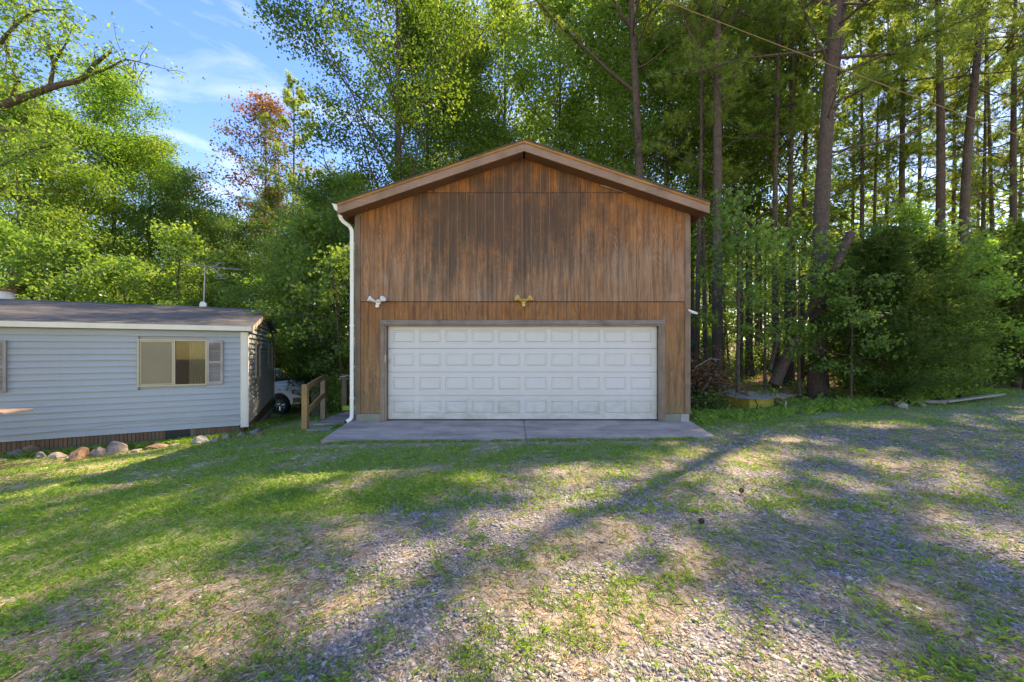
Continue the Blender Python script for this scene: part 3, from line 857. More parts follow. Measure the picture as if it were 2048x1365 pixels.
# roof: sheathing, shingles, rake boards, soffit
YO = YF - 0.35
XL, XR = -3.70, 4.19
def slab_roof(x0, x1, y0, y1, t0, t1):
    """sloping slab between x0 and x1, t0..t1 below the rake line"""
    return [(x0, roof_z(x0) - t0), (x1, roof_z(x1) - t0), (x1, roof_z(x1) - t1), (x0, roof_z(x0) - t1)]
for s, (a, b) in enumerate(((XL, GA - .002), (GA + .002, XR))):
    gbuild(MB().prism(slab_roof(a, b, 0, 0, 0.02, .045), YO + .03, YF + GDEP + .3), "roof_deck", 'soffit')
    mb = MB()
    n = 27
    for i in range(n):
        x0 = a + (b - a) * i / n; x1 = a + (b - a) * (i + 1) / n
        lo = 0.012 if (s == 0) else 0.0
        hi = 0.0 if (s == 0) else 0.012
        yy = YO - .035
        while yy < YF + GDEP + .3:
            y1 = min(yy + .9144, YF + GDEP + .32)
            o_ = 0.0
            mb.prism([(x0, roof_z(x0) + .012 + (hi if s else 0.012) - .0), (x1, roof_z(x1) + .012 + (0.012 if s else 0.0)), (x1, roof_z(x1) - .004), (x0, roof_z(x0) - .004)], yy + .002, y1 - .002)
            yy = y1
    o = gbuild(mb, "roof_shingles", 'shingle_brown'); o['kind'] = 'stuff'
    gbuild(MB().prism(slab_roof(a + .02, b - .02, 0, 0, .205, .222), YO + .04, YF - .001), "soffit_board", 'soffit')
    e0, e1 = (a, GXL - .025) if s == 0 else (GXR + .025, b)
    gbuild(MB().prism([(e0, roof_z(e0) - .05), (e1, roof_z(e1) - .05), (e1, roof_z(e1) - .20), (e0, roof_z(e0) - .20)], YF + .05, YF + GDEP), "eave_soffit", 'soffit')
rk = 0.225
for a, b in ((XL, -2.50), (-2.497, GA - .0015), (GA + .0015, 3.10), (3.103, XR)):
    gbuild(MB().prism([(a, roof_z(a) - .008), (b, roof_z(b) - .008), (b, roof_z(b) - rk), (a, roof_z(a) - rk)], YO, YO + .03), "rake_board", 'fascia_wood')
    gbuild(MB().prism([(a, roof_z(a) - .006), (b, roof_z(b) - .006), (b, roof_z(b) - .060), (a, roof_z(a) - .060)], YO - .019, YO - .001), "rake_strip", 'edge_strip')
gbuild(MB().box(XL - .0, XL + .028, YO + .032, YF + GDEP + .28, roof_z(XL) - .20, roof_z(XL) - .03), "eave_board", 'soffit')
gbuild(MB().box(XR - .028, XR, YO + .032, YF + GDEP + .28, roof_z(XR) - .20, roof_z(XR) - .03), "eave_board", 'fascia_wood')
# wood flap hanging under the right rake
gbuild(MB().prism([(1.95, 5.22), (2.62, 5.035), (2.50, 5.03), (1.93, 5.19)], YF - .03, YF - .012), "gable_flap", 'jamb_wood')

# gutter on the left eave and its downspout
gutter = gbuild(MB().prism([(XL - .003, roof_z(XL) - .02), (XL - .003, roof_z(XL) - .155), (XL - .06, roof_z(XL) - .135), (XL - .085, roof_z(XL) - .085), (XL - .115, roof_z(XL) - .012), (XL - .135, roof_z(XL) - .006), (XL - .135, roof_z(XL) - .0), (XL - .10, roof_z(XL) - .0)], YO + .02, YF + GDEP + .2), "gutter", 'gutter_white')
def rect_tube(pts, w, d):
    mb = MB()
    n = len(pts); vs = []
    for i, p in enumerate(pts):
        p = Vector(p)
        t = (Vector(pts[min(i + 1, n - 1)]) - Vector(pts[max(i - 1, 0)])).normalized()
        side = Vector((t.z, 0, -t.x)).normalized() if abs(t.z) + abs(t.x) > 1e-6 else Vector((1, 0, 0))
        up = t.cross(side).normalized()
        vs += [p - side * w / 2 - up * d / 2, p + side * w / 2 - up * d / 2, p + side * w / 2 + up * d / 2, p - side * w / 2 + up * d / 2]
    fs = []
    for i in range(n - 1):
        for k in range(4): fs.append((i * 4 + k, i * 4 + (k + 1) % 4, i * 4 + 4 + (k + 1) % 4, i * 4 + 4 + k))
    fs += [(3, 2, 1, 0), tuple(range((n - 1) * 4, n * 4))]
    return mb.add(vs, fs)
YDN = YF - .055
zt = roof_z(XL) - .15
dn = [(-3.705, YO + .12, zt), (-3.705, YO + .14, zt - .06), (-3.69, YO + .16, zt - .13), (-3.65, YO + .19, zt - .185), (-3.59, YO + .23, zt - .225), (-3.545, YDN - .01, zt - .27), (-3.515, YDN, zt - .33), (-3.508, YDN, zt - .42),
      (-3.508, YDN, 2.0), (-3.512, YDN, 0.17), (-3.518, YDN, 0.10), (-3.545, YDN - .03, 0.05), (-3.60, YDN - .08, 0.02)]
ds = rect_tube(dn, .075, .055); 
dso = gbuild(ds, "downspout", 'gutter_white', bevel=.006)
for zz in (3.9, 2.1, .5):
    mb = MB().box(-3.552, -3.462, YDN - .031, YDN + .035, zz, zz + .03)
    mb.v = [(a - GA, b - YF, c) for a, b, c in mb.v]; mb.build("downspout_strap", 'gutter_white', dso)
mb = MB().box(-3.628, -3.598, YDN - .108, YDN - .075, -.012, .03)
mb.v = [(a - GA, b - YF, c) for a, b, c in mb.v]; mb.build("downspout_mouth", 'dark_gap', dso)

def flood(cx, cz, mat_body, mat_l, mat_r, side=0):
    """twin lamp holder with a motion sensor below"""
    mb = MB()
    if side == 0:
        mb.cyl((cx, YF - .012, cz), .058, 'y', -.03, 14)
        root = gbuild(mb, "floodlight_fixture", mat_body)
        for s, mt in ((-1, mat_l), (1, mat_r)):
            h = MB().tube([(cx + s * .02, YF - .05, cz), (cx + s * .055, YF - .085, cz + .012), (cx + s * .075, YF - .10, cz + .02), (cx + s * .105, YF - .13, cz + .035), (cx + s * .155, YF - .17, cz + .060), (cx + s * .158, YF - .172, cz + .061)],
                          [.018, .026, .034, .040, .066, .055], 12)
            h.v = [(a - GA, b - YF, c) for a, b, c in h.v]
            h.build("lamp_head", mt, root, smooth=False)
        h = MB().box(cx - .036, cx + .036, YF - .11, YF - .045, cz - .125, cz - .06)
        h.v = [(a - GA, b - YF, c) for a, b, c in h.v]
        h.build("motion_sensor", mat_l if mat_l != 'lamp_white' else 'lamp_white', root, bevel=.01)
    else:
        mb.cyl((GXR + .022, YF + .05, cz), .05, 'x', .03, 12)
        root = gbuild(mb, "floodlight_fixture", mat_body)
        h = MB().tube([(GXR - .045, YF - .06, cz + .035), (GXR - .03, YF - .05, cz + .03), (GXR + .04, YF - .02, cz), (GXR + .11, YF - .05, cz - .03), (GXR + .15, YF - .08, cz - .05)], [.012, .022, .03, .03, .016], 10)
        h.v = [(a - GA, b - YF, c) for a, b, c in h.v]
        h.build("lamp_head", mat_l, root)
flood(-2.945, 2.63, 'lamp_white', 'lamp_white', 'lamp_white')
flood(0.255, 2.65, 'lamp_yellow', 'lamp_yellow', 'lamp_yellow')
flood(0, 2.42, 'lamp_white', 'trim_cream', 'trim_cream', 1)

# concrete apron: two slabs with a joint at the middle
def slab(poly_back, poly_front, name, parent):
    (xa, ya, za), (xb, yb, zb) = poly_back; (xc, yc, zc), (xd, yd, zd) = poly_front
    top = [(xa, ya, za), (xb, yb, zb), (xd, yd, zd), (xc, yc, zc)]
    bot = [(x, y, z - .14) for x, y, z in top]
    return MB().add(top + bot, [(0, 1, 2, 3), (7, 6, 5, 4), (0, 4, 5, 1), (1, 5, 6, 2), (2, 6, 7, 3), (3, 7, 4, 0)]).build(name, 'concrete', parent)
apron = put("driveway_apron", None, kind='structure')
slab([(-3.60, YF + .10, .004), (0.252, YF + .10, .004)], [(-3.42, 7.06, -.040), (.252, 7.20, -.040)], "concrete_slab", apron)
slab([(0.268, YF + .10, .004), (3.955, YF + .10, .004)], [(.268, 7.20, -.040), (3.80, 7.40, -.040)], "concrete_slab", apron)
MB().box(.252, .268, 7.22, YF + .08, -.06, -.020).build("slab_joint", 'post_old', apron)

# ------------------------------------------------------------------ blue house (a long low home) on the left
HA = 26.5
house = thing("blue_house", "long low house with blue grey lap siding, a dark shingle roof and cream trim", "house", (-6.49, 9.63, 0), R(HA))
HB, HT_, HD, HL = -0.245, 2.04, 7.1, 10.5
mb = MB()
WX0, WX1, WZ0, WZ1 = -1.965, -0.785, 0.790, 1.785
# walls with an opening for the near window
mb.box(-HL, WX0, 0.03, 0.12, HB, HT_); mb.box(WX1, -0.03, 0.03, 0.12, HB, HT_); mb.box(WX0, WX1, 0.03, 0.12, HB, WZ0); mb.box(WX0, WX1, 0.03, 0.12, WZ1, HT_)
mb.box(-HL, -0.03, HD - .1, HD - .02, HB, HT_)
mb.prism([(0.12, HB), (HD - .11, HB), (HD - .11, HT_), (HD / 2, HT_ + .68), (0.12, HT_)], -.12, -.03, 'yz')
mb.prism([(0.12, HB), (HD - .11, HB), (HD - .11, HT_), (HD / 2, HT_ + .68), (0.12, HT_)], -HL, -HL + .1, 'yz')
mb.box(-HL + .11, -.13, .13, HD - .12, HB, HB + .02)
mb.build("wall_core", 'siding_blue', house)
MB().box(WX0 - .4, WX1 + .3, 1.4, 1.42, WZ0 - .3, WZ1 + .3).build("dark_room_sheet", 'dark_gap', house)  # near-black colour stands in for the shade inside the room
# lap boards: front
NB = 17; bh = (HT_ - .02 - HB) / NB
def lap(x0, x1, z, h, flip=False):
    return [(-.028, z), (-.004, z + h + .004), (.028, z + h + .004), (.028, z), ]
bo = MB().prism([(-.040, 0), (-.040, .008), (-.004, bh + .004), (.028, bh + .004), (.028, 0)], -HL, -.045, 'yz').mesh("siding_board", 'siding_blue')
for i in range(NB):
    z = HB + i * bh
    if WZ0 - bh < z < WZ1:                             # boards broken by the window
        for a, b in ((-HL, WX0 - .02), (WX1 + .02, -.045)):
            MB().prism([(-.040, 0), (-.040, .008), (-.004, bh + .004), (.028, bh + .004), (.028, 0)], a, b, 'yz').build("siding_board", 'siding_blue', house, loc=(0, 0, z))
    else:
        put("siding_board", bo, house, (0, 0, z))
# lap boards: gable end, following the roof slope at the top
gs = .68 / (HD / 2)
nb_end = NB + 6
for i in range(nb_end):
    z = HB + i * bh
    if z + bh <= HT_ + .01: y0, y1, t0, t1 = .06, HD - .06, .06, HD - .06
    else:
        k0 = max(0.0, (z - HT_)) / gs; k1 = max(0.0, (z + bh - HT_)) / gs
        y0, y1, t0, t1 = .06 + k0, HD - .06 - k0, .06 + k1, HD - .06 - k1
        if y1 - y0 < .3: continue
        if t1 < t0: t0 = t1 = HD / 2
    vs = [(.044, y0, z), (.044, y1, z), (.006, t1, z + bh), (.006, t0, z + bh), (-.028, y0, z), (-.028, y1, z), (-.028, t1, z + bh), (-.028, t0, z + bh)]
    MB().add(vs, [(0, 1, 2, 3), (7, 6, 5, 4), (0, 4, 5, 1), (1, 5, 6, 2), (2, 6, 7, 3), (3, 7, 4, 0)]).build("gable_siding_board", 'siding_blue', house)
# corner boards
MB().box(-.10, .036, -.052, -.001, HB - .05, HT_ - .03).build("corner_board", 'trim_cream', house, bevel=.004)
MB().box(.0375, .060, -.052, .055, HB - .05, HT_ - .04).build("corner_board", 'trim_cream', house)
MB().box(.0375, .050, HD - .055, HD + .03, HB - .05, HT_ - .04).build("corner_board", 'trim_cream', house)
# roof
RZ = HT_ + .10
rise = .74
def hr(y): return RZ + rise * (1 - abs(y - HD / 2) / (HD / 2 + .16))
mb = MB()
mb.prism([(-.16, RZ - .03), (HD / 2, RZ + rise - .03), (HD / 2, RZ + rise), (-.16, RZ)], -HL - .1, .14, 'yz')
mb.prism([(HD / 2 + .001, RZ + rise - .03), (HD + .16, RZ - .03), (HD + .16, RZ), (HD / 2 + .001, RZ + rise)], -HL - .1, .14, 'yz')
mb.build("roof_deck", 'soffit', house)
rng = random.Random(3)
for side in (0, 1):
    mb = MB(); n = 24
    for i in range(n):
        t0, t1 = i / n, (i + 1) / n
        if side == 0: ya, yb_ = -.18 + (HD / 2 + .18) * t0, -.18 + (HD / 2 + .18) * t1
        else: ya, yb_ = HD + .18 - (HD / 2 + .18) * t0, HD + .18 - (HD / 2 + .18) * t1
        za, zb_ = hr(ya), hr(yb_)
        x = -HL - .12 - rng.random() * .3
        while x < .16:
            w = .30 + rng.random() * .05; x1 = min(x + w, .16)
            xx0 = max(x, -HL - .12)
            if x1 - xx0 > .02:
                d = rng.random() * .004
                vs = [(xx0 + .004, ya, za + .014 + d), (x1, ya, za + .014 + d), (x1, yb_, zb_ + .006), (xx0 + .004, yb_, zb_ + .006), (xx0 + .004, ya, za + .001), (x1, ya, za + .001), (x1, yb_, zb_ + .001), (xx0 + .004, yb_, zb_ + .001)]
                mb.add(vs, [(0, 1, 2, 3), (0, 4, 5, 1), (1, 5, 6, 2), (3, 7, 4, 0)])
            x = x1
    o = mb.build("roof_shingles", 'shingle_grey', house); o['kind'] = 'stuff'
MB().prism([(HD / 2 - .13, RZ + rise - .012), (HD / 2, RZ + rise + .028), (HD / 2 + .13, RZ + rise - .012), (HD / 2, RZ + rise + .01)], -HL - .12, .165, 'yz').build("ridge_cap", 'black_plastic', house)
MB().box(-HL - .1, .138, -.185, -.158, RZ - .105, RZ + .004).build("fascia_board", 'trim_cream', house)
MB().box(-HL - .1, .138, -.157, -.035, RZ - .105, RZ - .09).build("eave_soffit", 'trim_cream', house)
for s in (0, 1):
    ya, yb_ = (-.16, HD / 2 - .001) if s == 0 else (HD / 2 + .001, HD + .16)
    MB().prism([(ya, hr(ya) - .005), (yb_, hr(yb_) - .005), (yb_, hr(yb_) - .12), (ya, hr(ya) - .12)], .139, .163, 'yz').build("rake_board", 'shutter', house)
    MB().prism([(ya, hr(ya) - .105), (yb_, hr(yb_) - .105), (yb_, hr(yb_) - .12), (ya, hr(ya) - .12)], .032, .138, 'yz').build("rake_soffit", 'shutter', house)
# near window
fr = MB()
t = .035
fr.box(WX0 - .03, WX1 + .03, -.060, .03, WZ0 - .03, WZ0); fr.box(WX0 - .03, WX1 + .03, -.060, .03, WZ1, WZ1 + .03)
fr.box(WX0 - .03, WX0, -.055, .03, WZ0 + .0005, WZ1 - .0005); fr.box(WX1, WX1 + .03, -.055, .03, WZ0 + .0005, WZ1 - .0005)
WM = (WX0 + WX1) / 2 + .02
fr.box(WM - .014, WM + .014, -.045, .02, WZ0 + .0005, WZ1 - .0005)
win = fr.build("window", 'frame_tan', house)
MB().box(WM + .0145, WX1 - .001, -.012, -.008, WZ0 + .001, WZ1 - .001).build("pane", 'glass', win)
MB().box(WX0 + .001, WM - .0145, -.004, -.001, WZ0 + .001, WZ1 - .001).build("pane", 'pane_dark', win)
MB().box(WX0 + .030, WM - .045, -.030, -.026, WZ0 + .030, WZ1 - .030).build("insect_screen", 'screen', win)
sf = MB()
sf.box(WX0 + .006, WM - .020, -.034, -.020, WZ0 + .006, WZ0 + .029); sf.box(WX0 + .006, WM - .020, -.034, -.020, WZ1 - .029, WZ1 - .006)
sf.box(WX0 + .006, WX0 + .029, -.034, -.020, WZ0 + .0295, WZ1 - .0295); sf.box(WM - .044, WM - .020, -.034, -.020, WZ0 + .0295, WZ1 - .0295)
sf.build("sash_frame", 'frame_tan', win)
cu = MB()
pts = []
n = 44
for i in range(n + 1):
    x = WM + .24 + (WX1 - WM - .24 + .03) * i / n
    pts.append((x, .085 + .020 * math.sin(i * 1.35) + .008 * math.sin(i * .5)))
vs = [(x, y, WZ0 - .05) for x, y in pts] + [(x, y + .01, WZ1 + .05) for x, y in pts]
cu.add(vs, [(i, i + 1, i + n + 2, i + n + 1) for i in range(n)])
cu.build("curtain", 'curtain', win, smooth=True)
def shutter(x0, x1, z0, z1, parent, yb=-.044, frame='shutter'):
    mb = MB()
    w = .045
    mid = (z0 + z1) / 2
    mb.box(x0, x0 + w, yb - .03, yb, z0, z1); mb.box(x1 - w, x1, yb - .03, yb, z0, z1)
    for a, b in ((z0, z0 + .055), (mid - .028, mid + .028), (z1 - .055, z1)): mb.box(x0 + w + .0005, x1 - w - .0005, yb - .028, yb, a, b)
    root = mb.build("shutter", frame, parent)
    for lo, hi in ((z0 + .055, mid - .028), (mid + .028, z1 - .055)):
        n = max(2, int((hi - lo) / .030)); st = (hi - lo) / n
        for i in range(n):
            z = lo + i * st
            put("louvre_slat", SLAT(x1 - x0 - 2 * w - .001), root, (x0 + w + .0005, yb, z + st * .15))
    return root
_sl = {}
def SLAT(L):
    L = round(L, 3)
    if L not in _sl:
        _sl[L] = MB().add([(0, -.024, 0), (L, -.024, 0), (L, -.002, .020), (0, -.002, .020), (0, -.020, -.004), (L, -.020, -.004), (L, .0, .016), (0, .0, .016)], [(0, 1, 2, 3), (7, 6, 5, 4), (0, 4, 5, 1), (1, 5, 6, 2), (2, 6, 7, 3), (3, 7, 4, 0)]).mesh("louvre_slat", 'shutter')
    return _sl[L]
shutter(-.752, -.448, .775, 1.80, house)
shutter(-4.255, -3.955, .735, 1.765, house)
w2 = MB()
w2.box(-5.60, -4.30, -.05, .02, .75, .79); w2.box(-5.60, -4.30, -.05, .02, 1.73, 1.77); w2.box(-5.60, -5.56, -.05, .02, .7905, 1.7295); w2.box(-4.34, -4.30, -.05, .02, .7905, 1.7295)
w2 = w2.build("window", 'frame_tan', house); MB().box(-5.559, -4.341, -.040, -.035, .7905, 1.7295).build("pane", 'pane_dark', w2)
# gable end windows
def end_window(y0, y1, z0, z1):
    mb = MB(); t = .05
    mb.box(.03, .085, y0, y1, z0, z0 + t); mb.box(.03, .085, y0, y1, z1 - t, z1); mb.box(.03, .085, y0, y0 + t, z0 + t + .0005, z1 - t - .0005); mb.box(.03, .085, y1 - t, y1, z0 + t + .0005, z1 - t - .0005)
    w = mb.build("window", 'frame_tan', house)
    MB().box(.046, .055, y0 + t + .001, y1 - t - .001, z0 + t + .001, z1 - t - .001).build("pane", 'pane_dark', w)
end_window(1.32, 2.15, .80, 1.80)
end_window(5.0, 6.0, .80, 1.80)
for a in (4.62, 6.06):
    mb = MB().box(.031, .07, a, a + .33, .80, 1.80)
    sh = mb.build("gable_shutter", 'shutter', house)
    for i in range(14): MB().box(.0705, .082, a + .04, a + .29, .85 + i * .066, .89 + i * .066).build("shutter_slat", 'shutter', sh)
# brick skirt: a soldier course round the foot, one brick at a time
MB().box(-HL, -.14, .082, .16, -1.3, HB - .012).build("skirt_backing", 'mortar', house)
MB().box(-.15, -.082, .16, HD - .05, -1.6, HB - .012).build("skirt_backing", 'mortar', house)
bw = .0575
brick_me = MB().box(0, bw, 0, .05, 0, .195).mesh("brick", 'brick')
nb = 0
x = -.16
while x - bw > -4.85:
    x -= .0675
    if -1.545 < x < -1.08: continue
    put("brick", brick_me, house, (x, .062 + (nb % 5) * .0008, HB - .215)); nb += 1
bh_me = MB().box(0, .19, 0, .05, 0, .055).mesh("brick", 'brick')
x = -.1
while x - .2 > -4.85:
    x -= .2
    if -1.60 < x < -1.0: continue
    for r in range(3): put("brick", bh_me, house, (x - (r % 2) * .1, .064, HB - .283 - r * .066))
be_me = MB().box(0, .05, 0, .19, 0, .055).mesh("brick", 'brick')
for r in range(6):
    y = .0 + (r % 2) * .1
    while y < HD - .3:
        if r * .066 > 0.9: break
        put("brick", be_me, house, (-.105 + (r % 3) * .001, y + .03, HB - .075 - r * .066)); y += .2 if y < 3.2 else .6 if r > 99 else .2
vent = MB().box(-1.545, -1.095, .058, .075, HB - .215, HB - .015).build("crawl_vent", 'black_plastic', house)
for i in range(6): MB().box(-1.53, -1.11, .045, .0575, HB - .20 + i * .031, HB - .188 + i * .031).build("vent_slat", 'black_plastic', vent)
# chimney pipe with a rusty cap on the far slope
ch = MB().cyl((-6.25, 4.64, 2.3), .19, 'z', .62, 20).build("chimney", 'concrete_pale', house)
MB().cyl((-6.25, 4.64, 2.921), .235, 'z', .055, 20).build("chimney_collar", 'red_rust', ch)
MB().cyl((-6.25, 4.64, 2.977), .20, 'z', .22, 20).build("chimney_hood", 'trim_cream', ch)
MB().cyl((-6.25, 4.64, 3.198), .245, 'z', .055, 20).build("chimney_cap", 'red_rust', ch)
MB().cyl((-3.3, 4.9, 2.3), .05, 'z', .35, 12).build("vent_pipe", 'concrete_pale', house)

# cable sagging along the foot of the siding
def loc2w(x, y, z=0.0):
    c, s = math.cos(R(HA)), math.sin(R(HA))
    return Vector((-6.49 + x * c - y * s, 9.63 + x * s + y * c, z))
pts = [loc2w(a, -.048, z) for a, z in ((-4.7, -.135), (-3.6, -.11), (-2.6, -.05), (-2.2, -.02), (-1.5, -.035), (-1.0, -.055), (-.55, -.035), (-.28, .015), (-.16, -.02), (-.06, -.10))]
MB().tube(pts, .007, 6).build("siding_cable", 'cable', label="thin pale cable sagging along the bottom boards of the blue house", category="cable")
pts = [loc2w(.075, 6.35, .12), loc2w(.08, 6.34, -.22), loc2w(.20, 6.2, -.42), loc2w(.16, 5.2, -.52), loc2w(.12, 4.0, -.55), loc2w(.10, 2.6, -.52), loc2w(.09, 1.5, -.44), loc2w(.07, .6, -.36)]
MB().tube(pts, .010, 6).build("ground_cable", 'cable', label="pale cable dropping from the gable end meter and looping along its brick foot", category="cable")

# television aerial
bx, by = -9.98, 12.8
ant = thing("television_aerial", "old metal television aerial on a thin mast above the blue house roof", "aerial", (bx, by, 2.55))
def amb(mb, name, mat, **kw):
    mb.v = [(a - bx, b - by, c - 2.55) for a, b, c in mb.v]; return mb.build(name, mat, ant, **kw)
amb(MB().tube([(bx - .05, by, 2.55), (bx - .05, by, 3.05), (bx, by, 3.15), (bx + .04, by, 4.32)], [.022, .022, .018, .018], 8), "mast", 'steel')
tx, ty, tz = bx + .04, by, 4.30
boom = Vector((.93, .30, -.06)).normalized(); cross = Vector((-.45, .88, .02)).normalized()
b0 = Vector((tx, ty, tz)); 
amb(MB().tube([b0 - boom * .62, b0 + boom * 1.0], .016, 6), "boom", 'steel')
for i, s in enumerate(np.linspace(-.55, .95, 9)):
    c_ = b0 + boom * float(s); L = .95 - .05 * i
    amb(MB().tube([c_ - cross * L * .5, c_ + cross * L * .5], .009, 5), "aerial_rod", 'steel')
amb(MB().tube([b0 + boom * .2 + Vector((0, 0, .0)), b0 + boom * .42 + Vector((0, 0, .15))], .012, 6), "brace", 'steel')
amb(MB().tube([b0 + boom * .2, b0 + boom * .46 - Vector((0, 0, .36))], .012, 6), "brace", 'steel')
for k, (a, dz) in enumerate(((.40, .15), (.30, -.12), (.38, -.24), (.46, -.36))):
    c_ = b0 + boom * a + Vector((0, 0, dz)); amb(MB().tube([c_ - Vector((.17, 0, 0)), c_ + Vector((.17, 0, 0))], .008, 5), "aerial_rod", 'steel')
amb(MB().prism([(bx - .10, 2.98), (bx + .12, 2.98), (bx + .13, 3.06), (bx + .06, 3.13), (bx - .05, 3.14), (bx - .09, 3.08)], by - .07, by - .03), "amplifier_box", 'trim_cream')

# ------------------------------------------------------------------ rocks along the house
def rock_mesh(w, d, h, seed, mat, cuts=0.42):
    import bmesh
    bm = bmesh.new(); bmesh.ops.create_icosphere(bm, subdivisions=3, radius=1)
    r = random.Random(seed)
    planes = [(Vector((r.uniform(-1, 1), r.uniform(-1, 1), r.uniform(-.3, 1))).normalized(), r.uniform(cuts, .95)) for _ in range(13)]
    for v in bm.verts:
        p = v.co.copy()
        for n, dd in planes:
            k = p.dot(n)
            if k > dd: p -= n * (k - dd) * .9
        q = p * 3 + Vector((seed, seed * 2, 0))
        p *= 1 + .03 * math.sin(q.x * 6 + q.z * 7) + .07 * math.sin(q.x * 2.1 + q.y) + .05 * math.sin(q.z * 3.3 + q.x * 1.7)
        v.co = Vector((p.x * w / 2 * 1.1, p.y * d / 2 * 1.1, p.z * h * .62 + h * .38))
    me = bpy.data.meshes.new("rock"); bm.to_mesh(me); bm.free(); me.materials.append(M[mat]); return me
# (px, base row, width px, height px, material, label)
ROCKS = [(24, 918, 42, 24, 'rock_grey', "grey brown rock at the far left end of the row by the house"),
         (57, 908, 34, 26, 'rock_rust', "rusty rock leaning up behind the others near the left shutter"),
         (75, 920, 30, 22, 'rock_grey', "dark low rock in front of the leaning rusty one"),
         (108, 919, 38, 22, 'rock_pink', "pale flat topped rock left of the big orange boulder"),
         (152, 920, 58, 36, 'rock_rust', "biggest orange brown boulder in the row beside the blue house"),
         (192, 914, 42, 28, 'rock_pink', "pinkish rock wedged between the orange and the grey boulder"),
         (230, 909, 46, 38, 'rock_grey', "tall grey boulder with a pointed top right of the pink rock"),
         (268, 905, 48, 12, 'rock_pink', "long flat stone right of the pointed boulder"),
         (312, 898, 56, 16, 'rock_rust', "low reddish stone left of the crawl space vent"),
         (348, 893, 36, 13, 'rock_pink', "small pink stone just under the crawl space vent"),
         (394, 889, 34, 23, 'rock_pale', "white knobbly rock right of the crawl space vent"),
         (424, 886, 36, 13, 'rock_pale', "flat pale stone next to the white knobbly rock"),
         (447, 880, 24, 15, 'rock_pink', "small tan stone beyond the flat pale stone"),
         (463, 877, 22, 12, 'rock_rust', "small rusty stone near the house corner"),
         (482, 875, 30, 15, 'rock_grey', "grey stone directly below the house corner board"),
         (506, 869, 34, 16, 'rock_grey', "grey stone just past the house corner")]
for i, (px, py, w, h, mt, lb) in enumerate(ROCKS):
    d = 8.0
    for _ in range(12):                                # meet the ground along the view ray
        X = (px - CX) * d / F; d = (CZ - g1(X, d) + .01) * F / (py - HY)
    s = d / F
    z = g1((px - CX) * s, d)
    put("rock", rock_mesh(w * s * .84, w * s * .6, h * s * .92, i + 3, mt), None, ((px - CX) * s, d + .05, z - .045), (0, 0, i * 1.3), lb, "rock", "rocks lined up along the blue house")
for i, (px, py) in enumerate(((513, 866), (521, 861), (528, 858), (517, 871))):
    d = 9.6
    for _ in range(12): X = (px - CX) * d / F; d = (CZ - g1(X, d)) * F / (py - HY)
    X = (px - CX) * d / F
    MB().box(-.10, .10, -.05, .05, 0, .06).build("loose_brick", 'brick', None, loc=(X, d, g1(X, d) - .01), rot=(.1 * i, .15, .5 + i), bevel=.006,
        label=["loose brick nearest the house corner stones", "loose brick lying on the grass beside the gable foot", "farthest loose brick along the gable foot", "loose brick half sunk in the grass before the corner"][i], category="brick", group="loose bricks by the house corner")

# worn wooden bench whose end reaches in from the left
bz = thing("potting_bench", "worn reddish wood bench standing before the left shutter, mostly out of frame", "bench", (-9.3, 6.95, g1(-9.3, 6.95)))
bg = g1(-9.3, 6.95)
MB().box(-.75, .62, -.22, .22, .99 - .02, 1.02 - .02 + .01).build("bench_top", 'bench_wood', bz, bevel=.008)
MB().box(-.75, .45, -.45, -.02, .13, .165).build("bench_shelf", 'bench_wood', bz, bevel=.008)
for a in (-.68, -.28):
    for b in (-.16, .16): MB().box(a, a + .07, b - .035, b + .035, -.02, .965).build("bench_leg", 'bench_wood', bz)

# ------------------------------------------------------------------ low deck, steps and railings left of the garage
deck = thing("side_deck", "low grey wooden deck beside the left wall of the garage", "deck", (-4.0, 9.8, 0))
dz = -.075
for i in range(14):
    y = -.90 + i * .142
    MB().box(-.48 + .012 * (i % 3), .40, y + .003, y + .137, dz - .035, dz).build("deck_plank", 'deck_wood', deck)
MB().box(-.46, .40, -.925, -.898, dz - .16, dz - .002).build("deck_skirt", 'deck_wood', deck)
MB().box(-.485, -.455, -.90, 1.1, dz - .20, dz - .037).build("deck_skirt", 'deck_wood', deck)
rail = thing("wooden_railing", "orange treated wood railing with two posts at the edge of the side deck", "railing", (-4.63, 8.85, g1(-4.63, 8.85)))
zb = g1(-4.63, 8.85)
r1 = Vector((0, 0, 0)); r2 = Vector((-.27, 1.42, 0))
MB().box(-.062, .062, -.05, .05, -.1, 1.02).build("railing_post", 'post_new', rail, bevel=.004)
MB().box(-.062, .062, -.05, .05, -.1, 1.10).build("railing_post", 'post_old', rail, loc=r2, bevel=.004)
for z0, z1 in ((.90, .96), (.36, .50)):
    a = r1 + Vector((.03, .06, z0)); b = r2 + Vector((.03, -.06, z1 + .06))
    h = .13
    MB().add([(a.x - .02, a.y, a.z), (a.x + .02, a.y, a.z), (b.x + .02, b.y, b.z), (b.x - .02, b.y, b.z), (a.x - .02, a.y, a.z + h), (a.x + .02, a.y, a.z + h), (b.x + .02, b.y, b.z + h), (b.x - .02, b.y, b.z + h)],
             [(0, 3, 2, 1), (4, 5, 6, 7), (0, 1, 5, 4), (1, 2, 6, 5), (2, 3, 7, 6), (3, 0, 4, 7)]).build("rail_board", 'post_new', rail)
MB().box(-.24, .24, -.17, .17, 0, .05).build("stepping_slab", 'concrete_pale', None, loc=(-4.12, 8.52, g1(-4.12, 8.52) + .005), rot=(0, 0, .15), bevel=.01, label="flat pale stepping stone in front of the side deck", category="stepping stone")
MB().box(-.30, .30, -.16, .16, 0, .05).build("stepping_slab", 'deck_wood', None, loc=(-4.55, 9.35, g1(-4.55, 9.35) + .01), rot=(0, 0, .05), bevel=.01, label="grey stepping board between the two railing posts", category="stepping stone")
